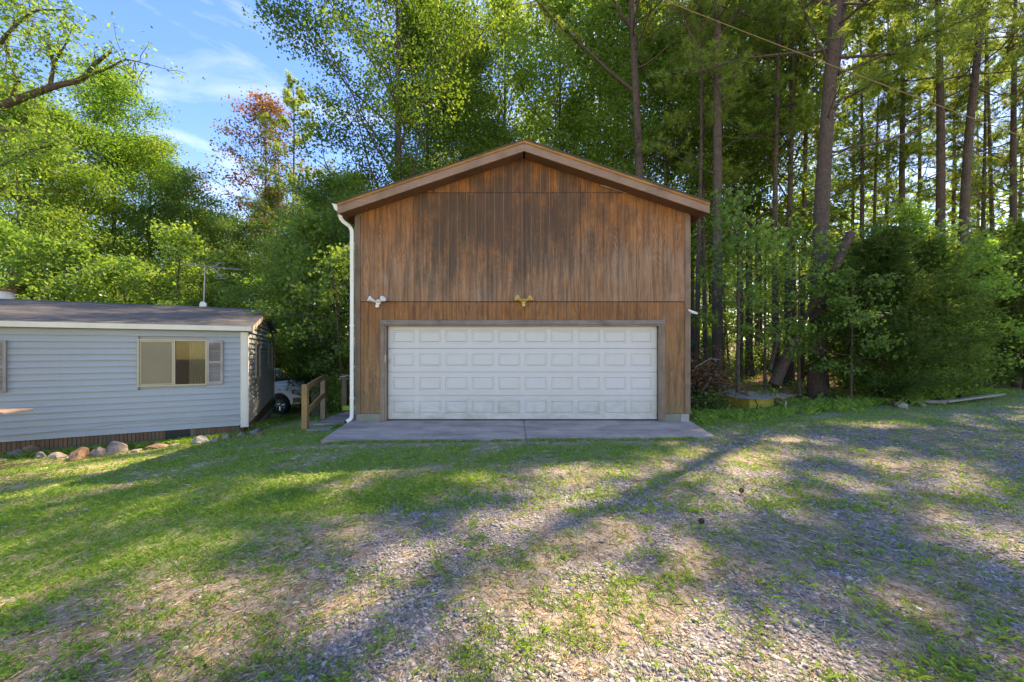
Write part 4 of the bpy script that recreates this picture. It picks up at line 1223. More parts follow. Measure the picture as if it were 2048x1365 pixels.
# back railing with a lime planter
br = thing("garden_post", "mossy wooden post behind the side deck with a cross rail", "post", (-4.65, 11.0, g1(-4.65, 11)))
MB().box(-.065, .065, -.06, .06, -.1, 1.12).build("post_shaft", 'post_old', br)
MB().box(-.15, .95, -.10, -.065, .98, 1.03).build("post_rail", 'post_old', br)
MB().tube([(-.1, -.12, 1.05), (.4, -.12, 1.13), (1.0, -.12, 1.08)], .012, 6).build("post_pipe", 'cable', br)
pl_ = thing("lime_planter", "long lime green planter trough standing behind the side deck", "planter", (-4.25, 10.75, dz))
MB().box(-.32, .50, -.10, .10, .02, .14).build("planter_trough", 'lime', pl_, bevel=.01)
MB().box(-.32, .50, -.09, .09, -.18, .019).build("planter_stand", 'dark_gap', pl_)

# tall plank fence panel lit beyond the railing
fp = thing("plank_fence", "short pale plank fence leaning behind the orange railing, dappled with sun", "fence", (-7.3, 15.0, g1(-7.3, 15.0)), R(8))
for i in range(5):
    MB().box(-.30 + i * .135, -.30 + i * .135 + .125, -.012 + .006 * (i % 2), .012, -.05, 1.42 + .05 * ((i * 7) % 3)).build("fence_plank", 'fence_wood', fp)
MB().box(-.3, .36, .014, .05, .35, .44).build("fence_rail", 'fence_wood', fp); MB().box(-.3, .36, .014, .05, 1.05, 1.14).build("fence_rail", 'fence_wood', fp)

# ------------------------------------------------------------------ pale house far behind
ph_ = thing("pale_house", "pale stucco house half hidden by branches behind the silver pickup", "house", (-14.2, 27.0, g1(-14.2, 27) - .2))
x0h, x1h = -7.5, 2.9
MB().box(x0h, x1h, 0.08, 6, 0, 3.2).build("wall", 'pale_house', ph_)
MB().prism([(x0h - .4, 3.1), (x1h + .4, 3.1), ((x0h + x1h) / 2, 5.0)], -.4, 6.4).build("roof", 'shingle_grey', ph_)
for a, b, z0, z1 in ((-3.3, -2.0, .9, 2.2), (-1.2, .1, .8, 2.3), (.55, 1.65, 1.0, 2.25)):
    wn_ = MB().box(a - .07, b + .07, -.02, .078, z0 - .07, z0).box(a - .07, b + .07, -.02, .078, z1, z1 + .07).box(a - .07, a, -.02, .078, z0, z1).box(b, b + .07, -.02, .078, z0, z1).build("window", 'lamp_white', ph_)
    MB().box(a, b, .03, .05, z0, (z0 + z1) / 2 - .015).build("pane", 'pane_dark', wn_); MB().box(a, b, .03, .05, (z0 + z1) / 2 + .015, z1).build("pane", 'pane_dark', wn_)

# ------------------------------------------------------------------ silver pickup
TZ = g1(-11.2, 18.0)
truck = thing("pickup_truck", "silver pickup truck nosing out from behind the blue house", "pickup truck", (-9.92, 18.0, TZ), R(-6))
def side_profile(pts, y0, y1, name, mat, parent=truck, bevel=.03, **kw):
    return MB().prism(pts, y0, y1).build(name, mat, parent, bevel=bevel, **kw)
def arch(cx, r, z, n=9): return [(cx + r * math.cos(math.pi * k / n), z + r * math.sin(math.pi * k / n)) for k in range(n + 1)]
# x forward: front wheel at x=0, nose at x=+1.0
body = [(.98, .48), (1.02, .62), (1.00, .95), (.92, 1.12), (.55, 1.22), (-.55, 1.30), (-.80, 1.30), (-4.55, 1.30), (-4.58, .55), (-4.15, .5)]
body += arch(-3.55, .50, .42)[::-1] + [(-3.0, .42), (-.52, .42)] + arch(0, .50, .42)[::-1] + [(.52, .46)]
bd = side_profile(body, -.98, .98, "body", 'truck_paint')
MB().prism([(.93, 1.08), (.52, 1.20), (-.70, 1.30), (-.70, 1.34), (.45, 1.26), (.85, 1.14)], -.72, .72).build("hood", 'truck_paint', truck, bevel=.02)
cabp = [(-.66, 1.302), (-1.28, 1.90), (-2.55, 1.94), (-2.72, 1.302)]
mb = MB(); n = len(cabp)
vs = [(x, -.92 + (z - 1.3) * .28, z) for x, z in cabp] + [(x, .92 - (z - 1.3) * .28, z) for x, z in cabp]
mb.add(vs, [tuple(range(n)), tuple(range(2 * n - 1, n - 1, -1))] + [(i, i + n, (i + 1) % n + n, (i + 1) % n) for i in range(n)])
cab = mb.build("cab", 'truck_paint', truck, bevel=.03)
def quad(name, mat, pts, parent, t=.012):
    a, b, c, d = [Vector(p) for p in pts]; nrm = (b - a).cross(d - a).normalized() * t
    return MB().add([a + nrm, b + nrm, c + nrm, d + nrm, a - nrm * .2, b - nrm * .2, c - nrm * .2, d - nrm * .2], [(0, 1, 2, 3), (7, 6, 5, 4), (0, 4, 5, 1), (1, 5, 6, 2), (2, 6, 7, 3), (3, 7, 4, 0)]).build(name, mat, parent)
quad("windshield", 'truck_glass', [(-.715, -.80, 1.36), (-.715, .80, 1.36), (-1.235, .70, 1.85), (-1.235, -.70, 1.85)], truck)
quad("side_window", 'truck_glass', [(-1.02, -.905, 1.37), (-1.33, -.79, 1.84), (-1.90, -.79, 1.86), (-1.90, -.905, 1.37)][::-1], truck, .03)
quad("side_window", 'truck_glass', [(-1.98, -.905, 1.37), (-1.98, -.79, 1.86), (-2.46, -.79, 1.87), (-2.58, -.905, 1.37)][::-1], truck, .03)
MB().tube([(-.62, -.90, 1.33), (-.95, -.86, 1.63), (-1.26, -.79, 1.90)], .028, 6).build("window_pillar", 'truck_paint', truck)
MB().box(-1.05, -.90, -1.16, -.93, 1.38, 1.56).build("side_mirror", 'black_plastic', truck, bevel=.02)
MB().prism([(.60, .52), (1.10, .50), (1.12, .72), (.98, .76), (.60, .74)], -.99, .99).build("front_bumper", 'chrome', truck, bevel=.02)
MB().box(1.01, 1.045, -.52, .52, .80, 1.10).build("grille", 'black_plastic', truck)
for k in range(4): MB().box(1.046, 1.06, -.50, .50, .83 + k * .07, .85 + k * .07).build("grille_slat", 'chrome', truck)
for s in (-1, 1):
    y0, y1 = (-.985, -.56) if s < 0 else (.56, .985)
    MB().prism([(.70, .86), (1.015, .84), (1.02, 1.06), (.94, 1.12), (.66, 1.10)], y0 - .006, y1 + .006).build("headlight", 'lens', truck, bevel=.01)
    ya = -.995 if s < 0 else .985
    MB().box(.58, .69, ya, ya + .01, .90, 1.06).build("turn_lamp", 'amber', truck)
def wheel(x, y):
    t = MB(); R0, R1 = .40, .26
    prof = [(R1, -.11), (R0 - .03, -.125), (R0, -.09), (R0, .09), (R0 - .03, .125), (R1, .11)]
    n = 28; vs = []
    for k in range(n):
        a = 2 * math.pi * k / n
        vs += [(r * math.cos(a), w, r * math.sin(a)) for r, w in prof]
    m_ = len(prof)
    fs = [(k * m_ + j, k * m_ + j + 1, ((k + 1) % n) * m_ + j + 1, ((k + 1) % n) * m_ + j) for k in range(n) for j in range(m_ - 1)]
    t.add(vs, fs)
    root = t.build("wheel", 'tyre', truck, loc=(x, y, .40), smooth=False)
    rim = MB()
    rim.cyl((0, -.06, 0), .262, 'y', .10, 24)
    for k in range(8):
        a = 2 * math.pi * k / 8
        rim.tube([(.06 * math.cos(a), -.075, .06 * math.sin(a)), (.245 * math.cos(a), -.085, .245 * math.sin(a))], [.035, .045], 5)
    rim.build("rim", 'chrome', root)
    MB().tube([(0, -.05, 0), (0, -.10, 0), (0, -.125, 0)], [.085, .075, .03], 12).build("hub_cap", 'chrome', root)
for x in (0, -3.55):
    for y in (-.88, .88): wheel(x, y)

# ------------------------------------------------------------------ clutter along the right edge of the woods
wh = thing("well_box", "low yellow painted block box with a loose grey metal sheet for a lid", "well box", (6.27, 10.42, g1(6.27, 10.42)), R(25))
def bk(x0, x1, y0, y1, z0, z1): return MB().box(x0, x1, y0, y1, z0, z1).build("block", 'yellow_block', wh, bevel=.006)
for r in range(2):
    zz = r * .195
    xs = [0.0, .40, .80, 1.02] if r == 0 else [0.0, .20, .60, 1.02]
    for a, b in zip(xs[:-1], xs[1:]): bk(a + .002, b - .002, 0, .10, zz - .03 * (r == 0), zz + .19)
    ys = [.102, .45, .90] if r == 0 else [.102, .65, .90]
    for a, b in zip(ys[:-1], ys[1:]): bk(0, .10, a + .002, b - .002, zz - .03 * (r == 0), zz + .19)
MB().box(.92, 1.02, .102, .90, -.03, .38).build("end_wall", 'yellow_block', wh); MB().box(.10, .92, .80, .90, -.03, .38).build("end_wall", 'yellow_block', wh)
mb = MB(); nxs = 18; vs = []
for j in range(2):
    for i in range(nxs + 1):
        x = -.32 + 1.75 * i / nxs
        for k, y in enumerate((-.30, 1.15)):
            pass
lid = [[(-.30 + 1.78 * i / 16, -.28 + 1.4 * j / 8, .395 + .02 * math.sin(i * .9) * (j < 3) + .05 * max(0, i - 13) * .1 + .02 * j / 8 + .008 * math.sin(j * 2.1 + i)) for i in range(17)] for j in range(9)]
vs = [p for row in lid for p in row] + [(x, y, z - .006) for row in lid for x, y, z in row]
fs = [(j * 17 + i, j * 17 + i + 1, (j + 1) * 17 + i + 1, (j + 1) * 17 + i) for j in range(8) for i in range(16)]
fs += [tuple(153 + q for q in f[::-1]) for f in fs]
fs += [(i, 153 + i, 153 + i + 1, i + 1) for i in range(16)]
mb.add(vs, fs); mb.build("metal_lid", 'steel', wh)
MB().box(.30, .52, .25, .40, .43, .50).build("half_brick", 'brick', wh)
MB().tube([(.18, -.02, .36), (.16, -.10, .22), (.08, -.14, .08), (-.05, -.2, .0)], .014, 6).build("hose", 'black_plastic', wh)

def ray_ground(px, py, d=10.0, lift=0.0):
    for _ in range(20): X = (px - CX) * d / F; d = (CZ - g1(X, d) - lift) * F / (py - HY)
    X = (px - CX) * d / F
    return Vector((X, d, g1(X, d) + lift))
def log_between(a, b, ra, rb, name, mat, label, cat, lift=.05, bend=.03, n=7, stubs=()):
    a, b = Vector(a), Vector(b)
    r = random.Random(hash(label) % 1000 if False else len(label) * 7)
    pts = [a.lerp(b, t / (n - 1)) + Vector((r.uniform(-bend, bend), r.uniform(-bend, bend), r.uniform(-bend, bend) * .4)) for t in range(n)]
    for p in pts: p.z = g1(p.x, p.y) + max(ra, rb) * .8 + .02
    rad = [ra + (rb - ra) * t / (n - 1) for t in range(n)]
    o = MB().tube(pts, [q * (1 + .08 * r.uniform(-1, 1)) for q in rad], 9).build(name, mat, None, label=label, category=cat, smooth=True)
    for t, h, dx, rr in stubs:
        p = a.lerp(b, t)
        MB().tube([p, p + Vector((dx * .5, 0, h * .6)), p + Vector((dx, .01, h))], [rr, rr * .85, rr * .5], 6).build("broken_twig", mat, o)
    return o
log_between(ray_ground(1478, 831), ray_ground(1572, 824), .038, .028, "fallen_branch", 'grey_plank', "pale fallen branch with upright broken twigs in front of the yellow box", "branch", stubs=((.05, .12, -.02, .016), (.18, .10, .03, .013), (.33, .13, .01, .013), (.52, .10, .02, .014), (.97, .30, .04, .028)))
log_between(ray_ground(1584, 824), ray_ground(1666, 808), .06, .035, "fallen_log", 'log_wood', "reddish fallen log with a jagged end right of the yellow box", "log", stubs=((.5, .10, .05, .014),))
log_between(ray_ground(1776, 803), ray_ground(1796, 815), .05, .06, "fallen_log", 'log_wood', "short crooked log left of the white stone", "log")
log_between(ray_ground(1782, 800), ray_ground(1806, 812), .05, .045, "fallen_log", 'grey_plank', "grey stick log pointing at the white stone", "log")
log_between(ray_ground(1802, 803), ray_ground(1849, 815), .045, .04, "fallen_log", 'grey_plank', "straight grey pole lying right of the white stone", "log")
log_between(ray_ground(1836, 808), ray_ground(1890, 811), .07, .06, "fallen_log", 'grey_plank', "weathered beam butting against the long plank", "log")
log_between(ray_ground(1872, 797), ray_ground(1884, 803), .07, .05, "fallen_log", 'bark_pine', "stubby chunk of split wood above the weathered beam", "log")
log_between(ray_ground(1908, 792), ray_ground(1926, 802), .08, .05, "fallen_log", 'bark_pine', "split log standing a little proud behind the long plank", "log")
a, b = ray_ground(1890, 811), ray_ground(2003, 798)
dirv = (b - a); L = dirv.length; ang = math.atan2(dirv.y, dirv.x)
MB().box(0, L, -.09, .09, 0, .045).build("long_plank", 'grey_plank', None, loc=a + Vector((0, 0, .09)), rot=(0, -math.asin(max(-1, min(1, dirv.z / L))) - .01, ang), bevel=.005, label="long grey plank lying along the grass at the edge of the right hand woods", category="plank")
p = ray_ground(1807, 817); put("white_stone", rock_mesh(.24, .2, .16, 41, 'rock_pale'), None, p, None, "fist sized white stone among the fallen logs", "stone")
p = ray_ground(1556, 826); put("dark_stone", rock_mesh(.14, .12, .09, 47, 'rock_grey'), None, p, None, "small dark stone in the grass right of the twiggy branch", "stone")
p = ray_ground(1403, 836)
MB().add([(-.27, -.12, 0), (.30, -.16, 0), (.34, .14, 0), (-.22, .16, 0), (-.32, -.16, .05), (.34, -.20, .03), (.38, .18, .06), (-.26, .20, .05)], [(0, 1, 2, 3), (0, 4, 5, 1), (1, 5, 6, 2), (2, 6, 7, 3), (3, 7, 4, 0)]).build("black_tray", 'black_plastic', None, loc=p, label="flat black plastic tray on the grass by the right garage corner", category="tray")
for i, (px, py, lb) in enumerate(((1403, 1051, "dark pine cone on the gravel below the apron's right end"), (1483, 988, "smaller dark pine cone farther right on the gravel"))):
    p = ray_ground(px, py, 4)
    mb = MB()
    for r in range(6):
        for k in range(8):
            a_ = k * .785 + r * .39; rr = .034 * math.sin((r + .8) / 6.6 * 3.0)
            z_ = r * .010
            mb.add([(rr * .5 * math.cos(a_ - .3), rr * .5 * math.sin(a_ - .3), z_), (rr * .5 * math.cos(a_ + .3), rr * .5 * math.sin(a_ + .3), z_), (rr * math.cos(a_), rr * math.sin(a_), z_ + .011), (rr * .4 * math.cos(a_), rr * .4 * math.sin(a_), z_ + .012)], [(0, 1, 2), (0, 2, 3), (1, 3, 2), (0, 3, 1)])
    put("pine_cone", mb.mesh("pine_cone", 'cone_brown'), None, p + Vector((0, 0, .006)), None, lb, "pine cone", "pine cones on the gravel")

# guy wire crossing the upper right
a, b = Vector(W(1330, 0, 10.0)), Vector(W(2048, 275, 8.0))
dv = b - a
wa, wb = a - dv * .55, b + dv * .32
pts = [wa.lerp(wb, t / 16) - Vector((0, 0, .10 * 4 * (t / 16) * (1 - t / 16))) + Vector((0, 0, .06)) for t in range(17)]
MB().tube(pts, .008, 6).build("overhead_wire", 'wire', label="thin tan overhead wire slanting down across the pines to the right", category="wire")

# ------------------------------------------------------------------ trees
def unit(v): return v / (np.linalg.norm(v, axis=-1, keepdims=True) + 1e-9)
class TB:
    """tubes for trunks and limbs, gathered with numpy"""
    def __init__(s): s.V, s.Q, s.n = [], [], 0
    def tube(s, P, r, k=6):
        P = np.asarray(P, float); r = np.asarray(r, float)
        T = unit(np.gradient(P, axis=0))
        ref = np.array([0.31, 0.17, 1.0]) if abs(T[0][2]) < 0.8 else np.array([1.0, 0.2, 0.1])
        U = unit(np.cross(T, ref)); Wv = np.cross(T, U)
        a = np.arange(k) * 2 * np.pi / k
        ring = P[:, None] + (U[:, None] * np.cos(a)[None, :, None] + Wv[:, None] * np.sin(a)[None, :, None]) * r[:, None, None]
        m = len(P)
        i = (np.arange(m - 1)[:, None] * k + np.arange(k)[None]); j = (np.arange(m - 1)[:, None] * k + (np.arange(k) + 1)[None] % k)
        q = np.stack([i, j, j + k, i + k], -1).reshape(-1, 4) + s.n
        s.V.append(ring.reshape(-1, 3)); s.Q.append(q); s.n += m * k
    def mesh(s, name, mat): return np_mesh(name, np.concatenate(s.V), quads=np.concatenate(s.Q), smooth=True, mat=mat)

def walk(g, p, d, L, n, wander, up):
    P = [np.array(p, float)]; d = np.array(d, float)
    for _ in range(n - 1):
        d = unit(d + g.normal(0, wander, 3) + np.array([0, 0, up])); P.append(P[-1] + d * L / (n - 1))
    return np.array(P)

def leaves_mesh(name, g, C, size, mat, up=0.8, aspect=0.75):
    n = len(C)
    nrm = unit(g.normal(0, 1, (n, 3)) + np.array([0, 0, up]))
    t = unit(np.cross(nrm, g.normal(0, 1, (n, 3)))); b = np.cross(nrm, t)
    s = size * (0.6 + 0.8 * g.random(n))[:, None]
    V = np.stack([C - t * s * .5, C + b * s * .5 * aspect + nrm * s * .12, C + t * s * .5, C - b * s * .5 * aspect + nrm * s * .12], 1).reshape(-1, 3)
    Q = np.arange(n)[:, None] * 4 + np.array([0, 1, 2, 3])[None]
    return np_mesh(name, V, quads=Q, mat=mat)

def broadleaf(seed, H, r0, cb=0.25, spread=0.28, nb=30, nl=24000, size=0.15, clump=0.32, mat='leaf_sweetgum', bmat='bark_oak', lean=(0, 0), steep=0.6, wander=0.05, sub=6):
    g = np.random.default_rng(seed)
    tb = TB()
    nT = 16
    tt = np.linspace(0, 1, nT)
    path = np.stack([lean[0] * tt + 0.02 * H * np.cumsum(g.normal(0, wander * 3, nT)) / 4, lean[1] * tt + 0.02 * H * np.cumsum(g.normal(0, wander * 3, nT)) / 4, tt * H * 0.96 - .15], 1)
    path[0, :2] = 0
    rad = r0 * (1 - tt) ** 0.8 * 0.93 + 0.012; rad[0] *= 1.35
    tb.tube(path, rad, 10)
    A, Wt = [], []
    for i in range(nb):
        t = cb + (0.985 - cb) * (i + g.random() * .8) / nb
        p = np.array([np.interp(t, tt, path[:, k]) for k in range(3)])
        u = (t - cb) / (1 - cb)
        L = spread * H * (math.sin(min(1, u * 1.25 + .28) * math.pi * .62) if u < .5 else 1.0 * (1 - u) ** .62 * 1.15 + .10) * (0.75 + .5 * g.random())
        az = i * 2.4 + g.normal(0, .5); el = steep + u * .5 + g.normal(0, .15)
        d = np.array([math.cos(az) * math.cos(el), math.sin(az) * math.cos(el), math.sin(el)])
        P = walk(g, p, d, L, 8, .13, .02)
        rb = max(.012, np.interp(t, tt, rad) * .42)
        tb.tube(P, np.linspace(rb, .010, 8), 5)
        for k in range(sub):
            s = .25 + .75 * (k + g.random()) / sub
            q = np.array([np.interp(s, np.linspace(0, 1, 8), P[:, c]) for c in range(3)])
            dd = unit(d + g.normal(0, .75, 3)); dd[2] *= .6
            S = walk(g, q, dd, L * .34 * (1.15 - .5 * s) + .15, 5, .2, .03)
            tb.tube(S, np.linspace(rb * .35 + .004, .005, 5), 3)
            for w in (2, 3, 4): A.append(S[w]); Wt.append(1.0 if w > 2 else .6)
        A.append(P[-1]); Wt.append(1.5)
    A = np.array(A); Wt = np.array(Wt) * (0.35 + g.random(len(A)) ** 1.5); Wt /= Wt.sum()
    ii = g.choice(len(A), nl, p=Wt)
    off = g.normal(0, 1, (nl, 3)) * clump; off[:, 2] *= .55
    return tb.mesh("trunk", bmat), leaves_mesh("crown", g, A[ii] + off, size, mat)

def needles_mesh(name, g, C, D, mat, per=12, L=.24, w=.016, spread=.75):
    n = len(C)
    C = np.repeat(C, per, 0); D = np.repeat(D, per, 0)
    d = unit(D + g.normal(0, spread, (n * per, 3)))
    s = unit(np.cross(d, g.normal(0, 1, (n * per, 3)))) * w * .5
    L_ = L * (.6 + .6 * g.random((n * per, 1)))
    c0 = C - D * .06 * g.random((n * per, 1))
    V = np.stack([c0 - s, c0 + s, c0 + d * L_], 1).reshape(-1, 3)
    T = np.arange(n * per * 3).reshape(-1, 3)
    return np_mesh(name, V, tris=T, mat=mat)

def pine(seed, H, r0, cb=.5, nb=34, spread=.2, lean=(0, 0), path=None, fork=None, dead=8, tufts=1.0, mat='needle', L=.26, w=.025, per=11, k=12):
    g = np.random.default_rng(seed)
    tb = TB()
    nT = 18; tt = np.linspace(0, 1, nT)
    if path is None:
        path = np.stack([lean[0] * tt + .10 * np.sin(tt * 5 + seed), lean[1] * tt + .10 * np.cos(tt * 4 + seed), tt * H - .15], 1); path[:, :2] -= path[0, :2]
    rad = r0 * (1 - tt * .93) ** .75; rad[0] *= 1.25
    tb.tube(path, rad, k)
    A, D = [], []
    def limb(p, d, L, rb, foliage=True, up=.04):
        P = walk(g, p, d, L, 9, .12, up)
        tb.tube(P, np.linspace(rb, .012, 9), 5)
        if not foliage: return
        for k in range(11):
            s = .35 + .65 * (k + g.random()) / 11
            q = np.array([np.interp(s, np.linspace(0, 1, 9), P[:, c]) for c in range(3)])
            dd = unit(d + g.normal(0, .7, 3) + np.array([0, 0, .25]))
            S = walk(g, q, dd, L * .22 * (1.2 - .6 * s) + .25, 4, .2, .1)
            tb.tube(S, np.linspace(.014, .007, 4), 3)
            for w_ in (1, 2, 3):
                for _ in range(3):
                    A.append(S[w_] + g.normal(0, .07, 3)); D.append(unit(S[3] - S[0] + g.normal(0, .25, 3)))
    for i in range(nb):
        t = cb + (.99 - cb) * (i + g.random()) / nb
        p = np.array([np.interp(t, tt, path[:, c]) for c in range(3)])
        u = (t - cb) / (1 - cb)
        Lb = spread * H * (1 - .72 * u) * (.6 + .6 * g.random())
        az = i * 2.4 + g.normal(0, .6); el = -.05 + .75 * u + g.normal(0, .2)
        limb(p, np.array([math.cos(az) * math.cos(el), math.sin(az) * math.cos(el), math.sin(el)]), Lb, max(.02, np.interp(t, tt, rad) * .32))
    for i in range(dead):
        t = .22 + (cb - .2) * g.random()
        p = np.array([np.interp(t, tt, path[:, c]) for c in range(3)])
        az = g.random() * 6.28
        limb(p, np.array([math.cos(az), math.sin(az), .25 * g.random()]), .5 + 1.6 * g.random(), .028, False, .0)
    if fork is not None:
        for (p0, p1, ra, rb2, fol) in fork:
            p0, p1 = np.array(p0, float), np.array(p1, float)
            s = np.linspace(0, 1, 9)[:, None]
            P = p0 + (p1 - p0) * s + np.array([0, 0, 1.0]) * (np.sin(s * np.pi) * .10 * np.linalg.norm(p1 - p0)) * (-.35) + g.normal(0, .03, (9, 3)) * (s > 0)
            tb.tube(P, np.linspace(ra, rb2, 9), 7)
            if fol:
                for k in range(fol):
                    s_ = .35 + .65 * g.random()
                    q = np.array([np.interp(s_, np.linspace(0, 1, 9), P[:, c]) for c in range(3)])
                    S = walk(g, q, unit((p1 - p0) / np.linalg.norm(p1 - p0) + g.normal(0, .8, 3)), .5 + g.random(), 4, .2, .05)
                    tb.tube(S, np.linspace(.014, .006, 4), 3)
                    for w_ in (1, 2, 3):
                        for _ in range(3): A.append(S[w_] + g.normal(0, .07, 3)); D.append(unit(S[3] - S[0] + g.normal(0, .25, 3)))
    A, D = np.array(A), np.array(D)
    if tufts < 1: kk = g.random(len(A)) < tufts; A, D = A[kk], D[kk]
    return tb.mesh("trunk", 'bark_pine'), needles_mesh("crown", g, A, D, mat, per, L, w)

def bush(seed, H, wd, nl, size, mat, nb=14, clump=.22, bmat='bark_sapling'):
    g = np.random.default_rng(seed); tb = TB(); A = []
    for i in range(nb):
        az = g.random() * 6.28; el = .5 + .9 * g.random()
        d = np.array([math.cos(az) * math.cos(el), math.sin(az) * math.cos(el), math.sin(el)])
        P = walk(g, g.normal(0, .08, 3) * [1, 1, 0], d, H * (.6 + .5 * g.random()), 7, .15, .05)
        P[:, :2] *= wd / H * 1.3
        tb.tube(P, np.linspace(.022, .006, 7), 4)
        for s in range(1, 7):
            for _ in range(4): A.append(P[s] + g.normal(0, .22, 3) * [wd / 2, wd / 2, .8])
    A = np.array(A); A[:, 2] = np.abs(A[:, 2])
    ii = g.choice(len(A), nl)
    off = g.normal(0, clump, (nl, 3)); off[:, 2] *= .6
    C = A[ii] + off; C[:, 2] = np.abs(C[:, 2])
    return tb.mesh("stem", bmat), leaves_mesh("foliage", g, C, size, mat)

def cedar(seed, H, wd, n, mat='cedar'):
    """dense evergreen down to the ground: drooping fans of scale foliage"""
    g = np.random.default_rng(seed); tb = TB()
    tb.tube(np.array([[0, 0, -.1], [0, 0, H * .5], [.05, 0, H * .97]]), np.array([.09, .06, .01]), 7)
    A, D = [], []
    for i in range(90):
        t = (i + g.random()) / 90
        az = i * 2.4; R_ = wd * (.25 + .75 * math.sin(min(1, (1 - t) * 1.35) * 1.5)) * (.7 + .5 * g.random())
        d = np.array([math.cos(az), math.sin(az), .35])
        P = walk(g, np.array([0, 0, .12 + t * H * .93]), d, R_, 6, .14, .02)
        tb.tube(P, np.linspace(.018, .005, 6), 3)
        for s in np.linspace(.2, 1, 12):
            q = np.array([np.interp(s, np.linspace(0, 1, 6), P[:, c]) for c in range(3)])
            A.append(q); D.append(d)
    A, D = np.array(A), np.array(D)
    ii = g.choice(len(A), n)
    C = A[ii] + g.normal(0, .13, (n, 3)); Dn = unit(D[ii] + g.normal(0, .5, (n, 3)))
    C[:, 2] = np.maximum(C[:, 2], .02)
    return tb.mesh("trunk", 'bark_sapling'), needles_mesh("foliage", g, C, Dn, mat, 6, .15, .034, .55)

DATA = {}
def proto(key, pair, names): DATA[key] = (pair, names)
TN = ("trunk", "crown"); BN = ("stem", "foliage")
proto('gumA', broadleaf(11, 20, .20, .16, .24, 34, 52000, .108, .44, 'leaf_sweetgum', steep=.65), TN)
proto('gumB', broadleaf(12, 17, .17, .12, .27, 30, 50000, .105, .46, 'leaf_light', steep=.55), TN)
proto('oakC', broadleaf(13, 15, .18, .20, .32, 28, 38000, .112, .46, 'leaf_dark', steep=.35), TN)
proto('gumD', broadleaf(14, 22, .20, .22, .20, 34, 36000, .12, .42, 'leaf_light', steep=.75), TN)
proto('heroL', broadleaf(21, 22, .235, .20, .33, 36, 62000, .112, .38, 'leaf_sweetgum', steep=.55, sub=7), TN)
proto('pineA', pine(31, 25, .175, .48, 30, .17), TN)
proto('pineB', pine(32, 23, .155, .55, 26, .16), TN)
proto('pineC', pine(33, 27, .13, .62, 22, .13, dead=14), TN)
proto('pineLow', pine(37, 21, .13, .22, 34, .24, tufts=.7, dead=4), TN)
proto('pineMid', pine(38, 24, .15, .36, 34, .20, tufts=.65, dead=8), TN)
proto('high', broadleaf(16, 17, .15, .40, .26, 26, 20000, .12, .46, 'leaf_light', steep=.5), TN)
proto('airy', broadleaf(15, 20, .14, .30, .22, 30, 20000, .13, .46, 'leaf_light', steep=.8), TN)
proto('thin', pine(36, 24, .085, .70, 14, .09, dead=16, tufts=.7, k=7), TN)
proto('sapA', broadleaf(41, 6.5, .055, .18, .30, 16, 3800, .13, .20, 'leaf_under', 'bark_sapling', steep=.3, sub=4), TN)
proto('sapL', broadleaf(45, 6.6, .055, .30, .22, 12, 1300, .13, .22, 'leaf_under', 'bark_sapling', steep=.3, sub=4), TN)
proto('sapB', broadleaf(42, 8.5, .06, .25, .26, 18, 4600, .13, .24, 'leaf_under', 'bark_sapling', lean=(.6, 0), steep=.4, sub=4), TN)
proto('sapC', broadleaf(43, 5.2, .04, .22, .36, 14, 3400, .12, .20, 'leaf_dark', 'bark_sapling', lean=(-.3, .2), steep=.15, sub=4), TN)
proto('dogw', broadleaf(44, 7.0, .07, .18, .42, 20, 8000, .135, .22, 'leaf_under', 'bark_sapling', steep=.12, sub=5), TN)
proto('bushA', bush(51, 1.8, 1.5, 2600, .10, 'leaf_under'), BN)
proto('bushB', bush(52, 1.1, 1.2, 1600, .085, 'leaf_dark'), BN)
proto('bushC', bush(53, 2.6, 2.0, 4200, .11, 'leaf_dark'), BN)
proto('cedA', cedar(61, 6.0, 1.9, 9000), ("trunk", "foliage"))
proto('cedB', cedar(62, 4.2, 1.5, 6500), ("trunk", "foliage"))

def plant(key, name, px, Y, label, cat="tree", s=1.0, rz=None, group=None, x=None, sz=None):
    (ma_, mb_), (na, nb_) = DATA[key]
    X = (px - CX) * Y / F if x is None else x
    o = thing(name, label, cat, (X, Y, g1(X, Y) - .05), rz if rz is not None else (X * 1.7 + Y * 2.3) % 6.28, group)
    o.scale = (s, s, sz or s)
    put(na, ma_, o); put(nb_, mb_, o)
    return o
def unique(pair, name, X, Y, label, cat="tree", group=None, names=TN, rz=0):
    o = thing(name, label, cat, (X, Y, g1(X, Y) - .05), rz, group)
    put(names[0], pair[0], o); put(names[1], pair[1], o)
    return o

GR_P, GR_L, GR_S, GR_B = "pines in the woods on the right", "broadleaf trees around the houses", "saplings under the right hand pines", "bushes along the edge of the woods"
# the three big pines seen whole, each with its own trunk line
def path_px(pts, Y, H):
    """trunk path through pixel positions, all at distance Y (the trunk stands upright in the scene)"""
    zs = [CZ - (py - HY) * Y / F for _, py in pts]; xs = [(px - CX) * Y / F for px, _ in pts]
    X0 = xs[0]; z0 = g1(X0, Y) - .05
    zz = np.linspace(-.15, H, 18)
    order = np.argsort(zs)
    xx = np.interp(zz + z0, np.array(zs)[order], np.array(xs)[order]) - X0
    k = (np.array(xs)[order][-1] - np.array(xs)[order][-2]) / max(.1, (np.array(zs)[order][-1] - np.array(zs)[order][-2]))
    top = np.array(zs)[order][-1]
    xx = np.where(zz + z0 > top, xx + (zz + z0 - top) * k * .5, xx)
    return X0, np.stack([xx, .1 * np.sin(zz * .3), zz], 1)
Y = 13.9
X0, pth = path_px([(1636, 792), (1640, 600), (1652, 300), (1662, 120), (1668, 0)], Y, 26)
fz = lambda px, py: ((px - CX) * Y / F - X0, 0, CZ - (py - HY) * Y / F - (g1(X0, Y) - .05))
